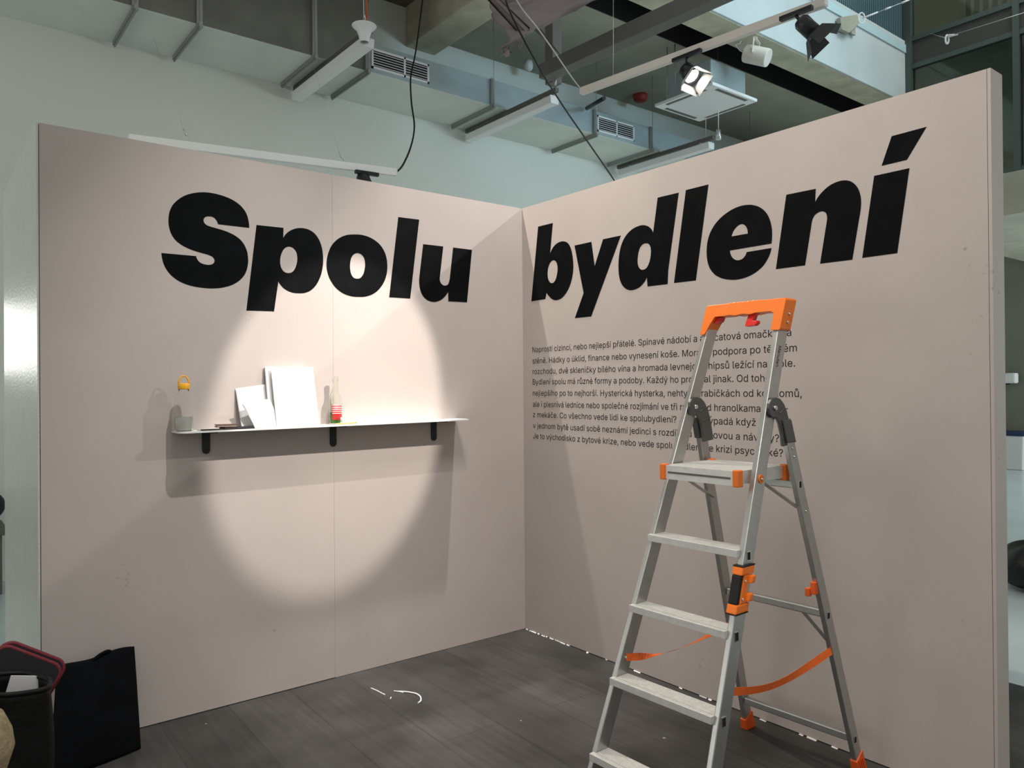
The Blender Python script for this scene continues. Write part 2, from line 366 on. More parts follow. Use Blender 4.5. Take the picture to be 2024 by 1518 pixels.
# glazed upper storey at the right: frame, panes, spandrels and the rooms behind
FX = 7.4
fr = MB()
for y0 in (1.07, -.16, -1.4, -2.64): fr.box(FX-.03, FX+.06, y0-.035, y0+.035, 3.93, 7.6)
for z0 in (3.96, 5.57, 5.93, 7.5): fr.box(FX-.015, FX+.05, -2.6, 1.04, z0-.03, z0+.03)
fw = struct('window_2', fr, M['facade_frame'])
for y0, y1 in ((1.035, -.125), (-.195, -1.365), (-1.435, -2.6)):
    obj('spandrel', MB().box(FX+.012, FX+.04, y1, y0, 5.6, 5.9), M['spandrel'], fw)
    for z0, z1 in ((3.99, 5.54), (5.96, 7.47)): obj('pane', MB().box(FX+.018, FX+.026, y1, y0, z0, z1), M['pane'], fw)
struct('trim_sill', MB().box(FX-.06, 12.3, -4, 1.1, 3.43, 3.93), M['soffit'])
struct('wall_upper', MB().box(8.6, 8.7, -4, 1.6, 3.93, 7.7).box(FX+.06, 8.6, -4, 1.6, 7.6, 7.7).box(FX+.06, 8.6, -4, 1.6, 5.58, 5.69), M['inner_wall'])
ct = tag(obj('curtain', MB().grid(lambda u, v: (8.0+.03*math.sin(u*40), .62-u*.66, 5.7+v*1.85), 60, 2), M['curtain'], solid=.004), 'pale green-grey curtain hanging behind the upper glazing at top right', 'curtain', 'curtains behind the upper glazing')
ct2 = tag(obj('curtain', MB().grid(lambda u, v: (7.8+.02*math.sin(u*20), -.30-u*.22, 5.7+v*1.85), 30, 2), M['curtain_w'], solid=.004), 'narrow white curtain behind the upper glazing, right of the green-grey one', 'curtain', 'curtains behind the upper glazing')

# ================================================================== LETTERING ON THE PARTITIONS
LETTERS = json.loads('''{"S":[0,[[-16298,21841,-16299,21926,-16304,22009,-16314,22090,-16327,22170,-16344,22248,-16363,22320,-16386,22391,-16413,22460,-16445,22525,-16481,22587,-16528,22651,-16580,22712,-16637,22770,-16697,22823,-16759,22871,-16833,22920,-16910,22964,-16990,23004,-17072,23040,-17155,23071,-17246,23100,-17339,23124,-17434,23145,-17529,23162,-17624,23177,-17709,23188,-17795,23197,-17882,23203,-17969,23206,-18055,23207,-18128,23206,-18201,23203,-18274,23197,-18347,23188,-18420,23177,-18492,23163,-18565,23147,-18637,23127,-18709,23106,-18780,23082,-18853,23055,-18925,23026,-18997,22994,-19067,22959,-19136,22920,-19201,22877,-19265,22831,-19327,22781,-19387,22729,-19444,22674,-19493,22624,-19540,22570,-19584,22515,-19626,22457,-19662,22397,-19694,22336,-19722,22272,-19747,22207,-19768,22141,-19785,22075,-19799,22004,-19810,21933,-19817,21861,-19822,21789,-19824,21719,-19824,21664,-19820,21609,-19815,21554,-19807,21500,-19797,21447,-19785,21390,-19770,21332,-19754,21275,-19735,21220,-19712,21168,-19684,21112,-19653,21058,-19618,21006,-19581,20957,-19540,20912,-19491,20866,-19438,20823,-19382,20783,-19324,20746,-19265,20712,-19204,20680,-19140,20651,-19075,20624,-19009,20599,-18942,20577,-18867,20553,-18790,20532,-18712,20513,-18634,20495,-18555,20477,-18484,20463,-18411,20450,-18338,20439,-18266,20426,-18193,20411,-18152,20401,-18111,20391,-18071,20378,-18032,20364,-17995,20346,-17971,20331,-17948,20313,-17927,20292,-17909,20269,-17895,20245,-17886,20223,-17880,20198,-17878,20171,-17879,20145,-17883,20120,-17891,20098,-17902,20075,-17916,20053,-17933,20034,-17951,20019,-17982,20000,-18015,19985,-18050,19972,-18085,19963,-18120,19956,-18159,19952,-18199,19951,-18239,19953,-18279,19957,-18317,19963,-18355,19970,-18393,19979,-18430,19990,-18465,20003,-18498,20021,-18526,20040,-18552,20063,-18576,20088,-18598,20115,-18617,20143,-18633,20170,-18647,20199,-18659,20229,-18669,20260,-18676,20293,-20117,20285,-20112,20211,-20104,20138,-20093,20067,-20079,19996,-20062,19927,-20043,19863,-20021,19799,-19995,19737,-19967,19677,-19936,19619,-19899,19561,-19859,19503,-19816,19449,-19771,19397,-19722,19348,-19662,19295,-19598,19244,-19531,19197,-19462,19154,-19391,19115,-19307,19077,-19221,19043,-19133,19013,-19043,18987,-18951,18964,-18853,18945,-18752,18930,-18650,18918,-18547,18910,-18444,18903,-18348,18899,-18251,18897,-18154,18898,-18056,18901,-17958,18908,-17872,18916,-17785,18927,-17698,18940,-17611,18957,-17525,18978,-17436,19003,-17346,19031,-17257,19062,-17170,19098,-17084,19139,-17010,19181,-16936,19227,-16865,19278,-16797,19333,-16733,19392,-16676,19450,-16623,19513,-16573,19579,-16528,19648,-16489,19719,-16456,19795,-16429,19874,-16406,19955,-16388,20037,-16374,20118,-16364,20190,-16359,20262,-16358,20334,-16360,20405,-16365,20476,-16372,20548,-16382,20620,-16395,20690,-16412,20760,-16434,20826,-16464,20898,-16498,20969,-16536,21037,-16579,21101,-16625,21161,-16675,21214,-16730,21263,-16788,21308,-16849,21349,-16912,21386,-16990,21426,-17071,21461,-17154,21492,-17238,21520,-17322,21546,-17408,21569,-17495,21588,-17582,21605,-17670,21620,-17757,21636,-17831,21649,-17906,21660,-17980,21672,-18053,21685,-18125,21701,-18158,21711,-18191,21724,-18222,21739,-18251,21756,-18276,21777,-18296,21798,-18313,21823,-18327,21851,-18338,21880,-18345,21909,-18347,21931,-18345,21954,-18339,21978,-18331,22001,-18320,22022,-18307,22042,-18290,22061,-18270,22079,-18250,22094,-18229,22106,-18203,22117,-18176,22125,-18148,22131,-18120,22135,-18092,22137,-18057,22138,-18023,22138,-17988,22136,-17955,22130,-17924,22121,-17896,22109,-17869,22092,-17844,22073,-17821,22051,-17801,22027,-17778,21992,-17757,21956,-17739,21917,-17723,21876,-17710,21832]]],"p":[0,[[-15957,22021,-14660,22045,-14672,21569,-14644,21619,-14614,21667,-14581,21713,-14546,21757,-14509,21800,-14469,21840,-14426,21878,-14382,21914,-14335,21948,-14287,21978,-14233,22009,-14177,22038,-14119,22063,-14060,22086,-14001,22105,-13938,22121,-13874,22133,-13809,22142,-13745,22148,-13681,22150,-13615,22149,-13549,22145,-13483,22136,-13419,22124,-13358,22106,-13294,22082,-13232,22053,-13173,22019,-13116,21982,-13065,21940,-13011,21887,-12961,21830,-12915,21769,-12874,21705,-12836,21639,-12802,21569,-12772,21495,-12747,21419,-12725,21341,-12706,21263,-12689,21173,-12675,21080,-12664,20987,-12657,20894,-12653,20800,-12652,20712,-12654,20624,-12659,20536,-12667,20447,-12680,20360,-12696,20263,-12716,20166,-12739,20070,-12767,19974,-12799,19881,-12834,19793,-12874,19707,-12917,19621,-12965,19538,-13017,19458,-13062,19396,-13111,19335,-13165,19278,-13221,19224,-13281,19175,-13340,19134,-13404,19097,-13470,19064,-13538,19036,-13606,19013,-13675,18995,-13746,18982,-13817,18974,-13889,18969,-13959,18967,-14030,18966,-14101,18967,-14172,18972,-14241,18981,-14308,18994,-14374,19012,-14438,19034,-14502,19061,-14562,19090,-14620,19123,-14665,19153,-14707,19188,-14747,19225,-14785,19265,-14821,19304,-14846,19333,-14869,19363,-14890,19395,-14910,19427,-14928,19462,-15147,18026,-16455,17997],[-14387,21176,-14348,21175,-14308,21171,-14269,21163,-14232,21151,-14198,21135,-14161,21110,-14125,21079,-14093,21045,-14064,21008,-14041,20969,-14020,20919,-14003,20867,-13992,20812,-13984,20755,-13979,20700,-13979,20639,-13982,20576,-13989,20514,-14000,20452,-14013,20390,-14029,20332,-14049,20273,-14071,20215,-14097,20159,-14126,20105,-14149,20071,-14175,20037,-14205,20006,-14236,19978,-14270,19955,-14304,19938,-14342,19924,-14381,19914,-14421,19908,-14459,19906,-14498,19907,-14538,19912,-14578,19921,-14614,19935,-14646,19953,-14681,19982,-14712,20016,-14740,20054,-14765,20095,-14785,20137,-14803,20187,-14817,20239,-14826,20294,-14833,20349,-14835,20404,-14835,20464,-14830,20526,-14822,20587,-14811,20649,-14796,20709,-14780,20764,-14761,20819,-14739,20874,-14714,20927,-14686,20977,-14663,21010,-14637,21042,-14608,21072,-14577,21099,-14544,21122,-14516,21139,-14485,21154,-14452,21165,-14419,21172]]],"o":[0,[[-11015,22161,-10907,22174,-10799,22185,-10690,22192,-10582,22194,-10476,22189,-10364,22177,-10251,22158,-10141,22133,-10033,22101,-9929,22063,-9830,22019,-9733,21967,-9640,21910,-9553,21846,-9473,21777,-9405,21705,-9343,21625,-9287,21541,-9238,21453,-9195,21364,-9162,21276,-9135,21185,-9115,21091,-9100,20996,-9089,20901,-9082,20807,-9080,20712,-9082,20616,-9090,20521,-9103,20426,-9123,20327,-9148,20228,-9179,20130,-9215,20034,-9257,19940,-9303,19851,-9355,19764,-9412,19679,-9474,19597,-9541,19520,-9608,19451,-9680,19385,-9757,19323,-9837,19266,-9919,19215,-9999,19173,-10082,19137,-10167,19105,-10254,19078,-10340,19055,-10416,19038,-10493,19026,-10570,19018,-10647,19013,-10723,19009,-10813,19004,-10902,19002,-10990,19001,-11078,19005,-11164,19013,-11254,19027,-11344,19045,-11431,19067,-11517,19094,-11598,19126,-11684,19168,-11768,19214,-11848,19266,-11924,19321,-11994,19381,-12064,19450,-12129,19525,-12189,19603,-12245,19684,-12294,19767,-12337,19852,-12375,19940,-12407,20031,-12434,20124,-12456,20217,-12470,20298,-12478,20382,-12481,20467,-12480,20552,-12474,20636,-12463,20728,-12448,20821,-12428,20913,-12404,21005,-12374,21095,-12341,21184,-12304,21273,-12261,21360,-12214,21445,-12160,21526,-12103,21600,-12040,21671,-11971,21738,-11898,21802,-11823,21861,-11749,21912,-11671,21959,-11589,22001,-11505,22039,-11421,22073,-11342,22099,-11262,22120,-11180,22136,-11097,22150],[-10770,21238,-10727,21236,-10683,21229,-10640,21216,-10600,21200,-10564,21181,-10529,21156,-10497,21126,-10467,21093,-10442,21058,-10421,21021,-10402,20976,-10388,20929,-10377,20880,-10370,20830,-10366,20780,-10364,20722,-10365,20664,-10370,20605,-10377,20546,-10387,20488,-10399,20427,-10413,20366,-10430,20306,-10450,20247,-10476,20190,-10500,20145,-10529,20101,-10562,20059,-10598,20021,-10637,19988,-10670,19968,-10707,19952,-10748,19940,-10788,19933,-10827,19929,-10867,19929,-10908,19933,-10947,19941,-10984,19954,-11016,19971,-11051,20001,-11084,20036,-11112,20076,-11136,20118,-11155,20160,-11174,20214,-11187,20269,-11196,20327,-11202,20385,-11206,20442,-11208,20505,-11207,20568,-11204,20632,-11197,20696,-11188,20759,-11180,20807,-11169,20855,-11155,20903,-11139,20950,-11118,20995,-11096,21033,-11071,21071,-11042,21107,-11010,21140,-10975,21168,-10939,21190,-10898,21209,-10855,21223,-10811,21233]]],"l":[0,[[-8408,23386,-7127,23415,-7720,19123,-8987,19106]]],"u":[0,[[-6887,22121,-5599,22137,-5833,20464,-5841,20424,-5847,20385,-5849,20347,-5847,20309,-5843,20272,-5835,20236,-5824,20201,-5810,20166,-5792,20133,-5770,20104,-5744,20077,-5713,20051,-5679,20028,-5643,20009,-5606,19995,-5575,19988,-5542,19986,-5507,19987,-5472,19993,-5440,20000,-5407,20012,-5374,20027,-5343,20045,-5315,20066,-5293,20089,-5272,20121,-5255,20157,-5243,20194,-5232,20232,-5220,20270,-5211,20298,-5203,20327,-5196,20355,-5190,20384,-5185,20413,-4947,22148,-3669,22152,-4037,19159,-5289,19136,-5305,19650,-5344,19590,-5385,19532,-5430,19476,-5478,19423,-5528,19372,-5581,19325,-5637,19279,-5695,19236,-5756,19196,-5820,19161,-5890,19129,-5963,19100,-6038,19075,-6114,19056,-6189,19044,-6263,19040,-6338,19041,-6413,19048,-6485,19061,-6553,19080,-6624,19106,-6693,19139,-6758,19176,-6819,19219,-6872,19265,-6923,19319,-6967,19379,-7006,19443,-7040,19509,-7068,19576,-7095,19653,-7116,19733,-7132,19814,-7144,19896,-7152,19979,-7156,20060,-7157,20141,-7153,20223,-7145,20306,-7133,20389]]],"b":[1,[[1487,23668,2779,23655,2522,21955,2567,22031,2618,22103,2675,22170,2739,22233,2810,22291,2876,22336,2949,22378,3029,22415,3113,22445,3200,22469,3282,22484,3369,22492,3460,22494,3552,22490,3640,22480,3713,22465,3788,22444,3861,22417,3928,22384,3986,22348,4050,22294,4108,22234,4159,22169,4202,22103,4240,22038,4282,21950,4316,21861,4344,21771,4368,21681,4388,21592,4410,21474,4428,21356,4442,21238,4451,21121,4454,21005,4452,20905,4444,20805,4432,20706,4414,20608,4391,20512,4361,20406,4325,20301,4284,20197,4238,20095,4186,19995,4139,19916,4086,19838,4028,19762,3964,19689,3895,19619,3824,19554,3749,19490,3668,19429,3580,19375,3485,19328,3401,19298,3309,19275,3210,19259,3110,19249,3011,19248,2939,19254,2865,19270,2790,19292,2719,19319,2653,19349,2586,19388,2524,19432,2465,19480,2408,19529,2353,19578,2315,19612,2280,19646,2246,19682,2214,19718,2184,19755,2075,19405,815,19390],[2861,21530,2909,21508,2957,21477,3001,21441,3039,21402,3067,21363,3099,21304,3122,21243,3138,21180,3148,21117,3153,21056,3151,20978,3143,20899,3129,20822,3111,20745,3089,20670,3068,20607,3043,20544,3014,20483,2979,20425,2936,20371,2899,20337,2854,20305,2803,20277,2749,20257,2694,20248,2647,20252,2593,20267,2539,20290,2490,20317,2454,20347,2409,20400,2372,20459,2343,20521,2321,20583,2305,20644,2292,20725,2287,20806,2288,20887,2296,20966,2310,21044,2329,21115,2355,21186,2387,21254,2424,21321,2467,21384,2493,21415,2526,21443,2564,21469,2606,21492,2650,21511,2688,21523,2732,21533,2777,21538,2821,21538]]],"y":[1,[[4563,22105,5886,22104,6120,20780,6765,22104,8046,22093,5821,18111,4537,18119,5252,19422]]],"d":[1,[[10525,23543,11824,23518,11144,19939,11097,19259,9821,19283,9784,19734,9744,19675,9700,19618,9653,19564,9601,19513,9545,19464,9489,19421,9428,19379,9364,19340,9296,19307,9223,19280,9133,19254,9037,19233,8937,19218,8836,19210,8736,19211,8658,19220,8577,19238,8497,19264,8420,19296,8352,19333,8279,19382,8211,19439,8149,19501,8094,19566,8049,19632,8000,19722,7960,19816,7929,19912,7904,20008,7885,20103,7869,20219,7860,20336,7857,20452,7858,20568,7864,20683,7873,20806,7886,20928,7904,21050,7927,21170,7956,21288,7985,21384,8019,21480,8059,21573,8105,21663,8158,21750,8213,21828,8275,21904,8343,21975,8417,22043,8496,22105,8573,22157,8657,22205,8746,22248,8839,22285,8936,22316,9037,22340,9144,22359,9253,22372,9363,22378,9473,22376,9546,22369,9622,22353,9698,22331,9771,22304,9840,22274,9898,22243,9954,22206,10007,22166,10055,22123,10098,22080,10130,22041,10157,22000,10179,21957,10196,21912,10209,21865],[9804,21424,9845,21410,9887,21390,9926,21366,9960,21338,9985,21309,10012,21263,10032,21214,10046,21163,10055,21111,10060,21061,10063,20990,10060,20919,10053,20849,10043,20779,10030,20711,10016,20648,9998,20587,9977,20526,9952,20467,9923,20409,9894,20362,9862,20315,9826,20270,9785,20229,9737,20196,9693,20175,9640,20159,9583,20148,9526,20145,9473,20150,9426,20166,9378,20191,9332,20224,9292,20260,9262,20297,9231,20351,9208,20409,9191,20470,9180,20530,9174,20589,9173,20661,9178,20733,9188,20804,9201,20875,9216,20944,9231,21008,9248,21071,9268,21134,9294,21193,9327,21249,9359,21290,9397,21328,9441,21363,9489,21393,9541,21416,9588,21429,9641,21436,9697,21437,9752,21433]]],"l2":[1,[[12248,23551,13545,23540,12781,19242,11485,19266]]],"e":[1,[[16759,20346,16769,20403,16778,20461,16784,20519,16789,20577,16793,20636,16795,20700,16797,20764,16796,20829,16793,20894,16787,20959,16778,21025,16767,21092,16752,21160,16735,21227,16715,21293,16692,21361,16666,21430,16637,21498,16604,21565,16566,21630,16526,21688,16481,21746,16431,21802,16378,21855,16323,21905,16267,21949,16207,21990,16144,22028,16079,22063,16013,22095,15946,22123,15877,22147,15807,22168,15736,22186,15665,22200,15588,22212,15511,22221,15433,22226,15355,22228,15279,22228,15198,22224,15118,22217,15039,22206,14961,22193,14884,22177,14801,22156,14719,22131,14638,22103,14559,22073,14481,22041,14402,22005,14325,21968,14249,21928,14175,21885,14104,21839,14036,21789,13969,21737,13906,21682,13846,21624,13790,21564,13736,21499,13685,21430,13639,21360,13596,21287,13558,21212,13526,21139,13498,21063,13474,20985,13454,20906,13437,20826,13424,20742,13415,20656,13409,20569,13407,20482,13407,20395,13411,20319,13416,20242,13426,20165,13439,20088,13456,20011,13475,19943,13498,19874,13525,19806,13556,19739,13593,19675,13639,19609,13690,19543,13745,19481,13805,19421,13869,19367,13937,19319,14011,19274,14088,19234,14166,19197,14245,19165,14331,19135,14418,19109,14507,19086,14595,19068,14683,19052,14769,19039,14856,19030,14943,19023,15028,19021,15113,19021,15206,19026,15299,19034,15390,19046,15480,19061,15567,19079,15654,19101,15739,19126,15822,19155,15903,19186,15981,19221,16056,19258,16128,19298,16198,19341,16264,19387,16327,19436,16380,19484,16429,19536,16475,19590,16519,19646,16560,19702,16593,19750,16623,19798,16651,19849,16677,19900,16700,19952,16716,19991,16730,20032,16741,20073,16750,20115,16757,20158,15531,20161,15523,20129,15512,20099,15499,20070,15483,20043,15465,20018,15441,19991,15414,19964,15384,19940,15352,19918,15318,19900,15283,19886,15244,19876,15204,19868,15163,19864,15122,19863,15086,19866,15049,19872,15012,19882,14976,19895,14942,19910,14909,19929,14877,19951,14847,19975,14819,20001,14794,20028,14771,20057,14751,20087,14734,20118,14718,20150,14705,20182,14694,20216,14686,20250,14679,20285,14675,20320,14674,20355],[14761,20967,14777,21017,14797,21065,14819,21111,14845,21154,14873,21196,14901,21231,14932,21264,14966,21295,15003,21324,15040,21350,15070,21369,15101,21386,15134,21400,15169,21412,15205,21420,15236,21424,15269,21424,15303,21422,15337,21416,15367,21406,15399,21388,15431,21366,15460,21340,15487,21312,15511,21284,15531,21256,15548,21226,15562,21195,15574,21164,15583,21133,15591,21098,15597,21063,15599,21028,15600,20993,15597,20957]]],"n":[1,[[17479,22267,18796,22241,18763,21714,18805,21778,18849,21838,18897,21895,18948,21948,19002,21999,19067,22053,19135,22104,19206,22152,19279,22196,19355,22234,19420,22261,19488,22283,19558,22300,19629,22314,19701,22324,19763,22330,19826,22333,19890,22332,19955,22326,20018,22315,20073,22301,20130,22281,20185,22257,20238,22229,20287,22196,20334,22159,20378,22117,20420,22070,20457,22022,20491,21973,20522,21919,20549,21863,20573,21806,20593,21747,20610,21690,20625,21628,20637,21567,20646,21505,20652,21444,20656,21383,20657,21319,20654,21256,20650,21193,20643,21131,20636,21069,20628,21007,20618,20945,20607,20884,20594,20823,20580,20762,20285,19181,18950,19202,19254,20857,19261,20893,19266,20930,19268,20966,19267,21003,19264,21040,19260,21071,19253,21104,19243,21136,19230,21166,19213,21193,19193,21216,19168,21237,19140,21255,19111,21270,19083,21279,19048,21286,19011,21287,18975,21285,18939,21279,18906,21271,18866,21258,18826,21241,18789,21222,18755,21198,18726,21171,18694,21130,18667,21085,18644,21037,18625,20984,18611,20928,18297,19221,16958,19235]]],"i":[1,[[21169,22232,22470,22225,22000,19188,20677,19195],[21841,23558,23083,23568,22382,22549,21454,22545]]]}''')
names = {'S': 'capital S', 'p': 'p', 'o': 'o', 'l': 'l', 'u': 'u', 'b': 'b', 'y': 'y', 'd': 'd', 'l2': 'l', 'e': 'e', 'n': 'n', 'i': 'i with a slanted acute accent'}
for k, (wall, rings) in LETTERS.items():
    rings2 = [[(r[i]/1e4, r[i+1]/1e4) for i in range(0, len(r), 2)] for r in rings]
    if wall:
        pl = lambda u, v, d: (-.0006+d*.5, -u, v); wd = 'bydlení on the right partition'
    else:
        pl = lambda u, v, d: (u, -.0006+d*.5, v); wd = 'Spolu on the left partition'
    o = outline_mesh('vinyl_letter', rings2, pl, .0008, M['vinyl'])
    tag(o, 'huge black vinyl letter %s of %s' % (names[k], wd), 'letter', 'large letters of the word Spolu' if not wall else 'large letters of the word bydlení')

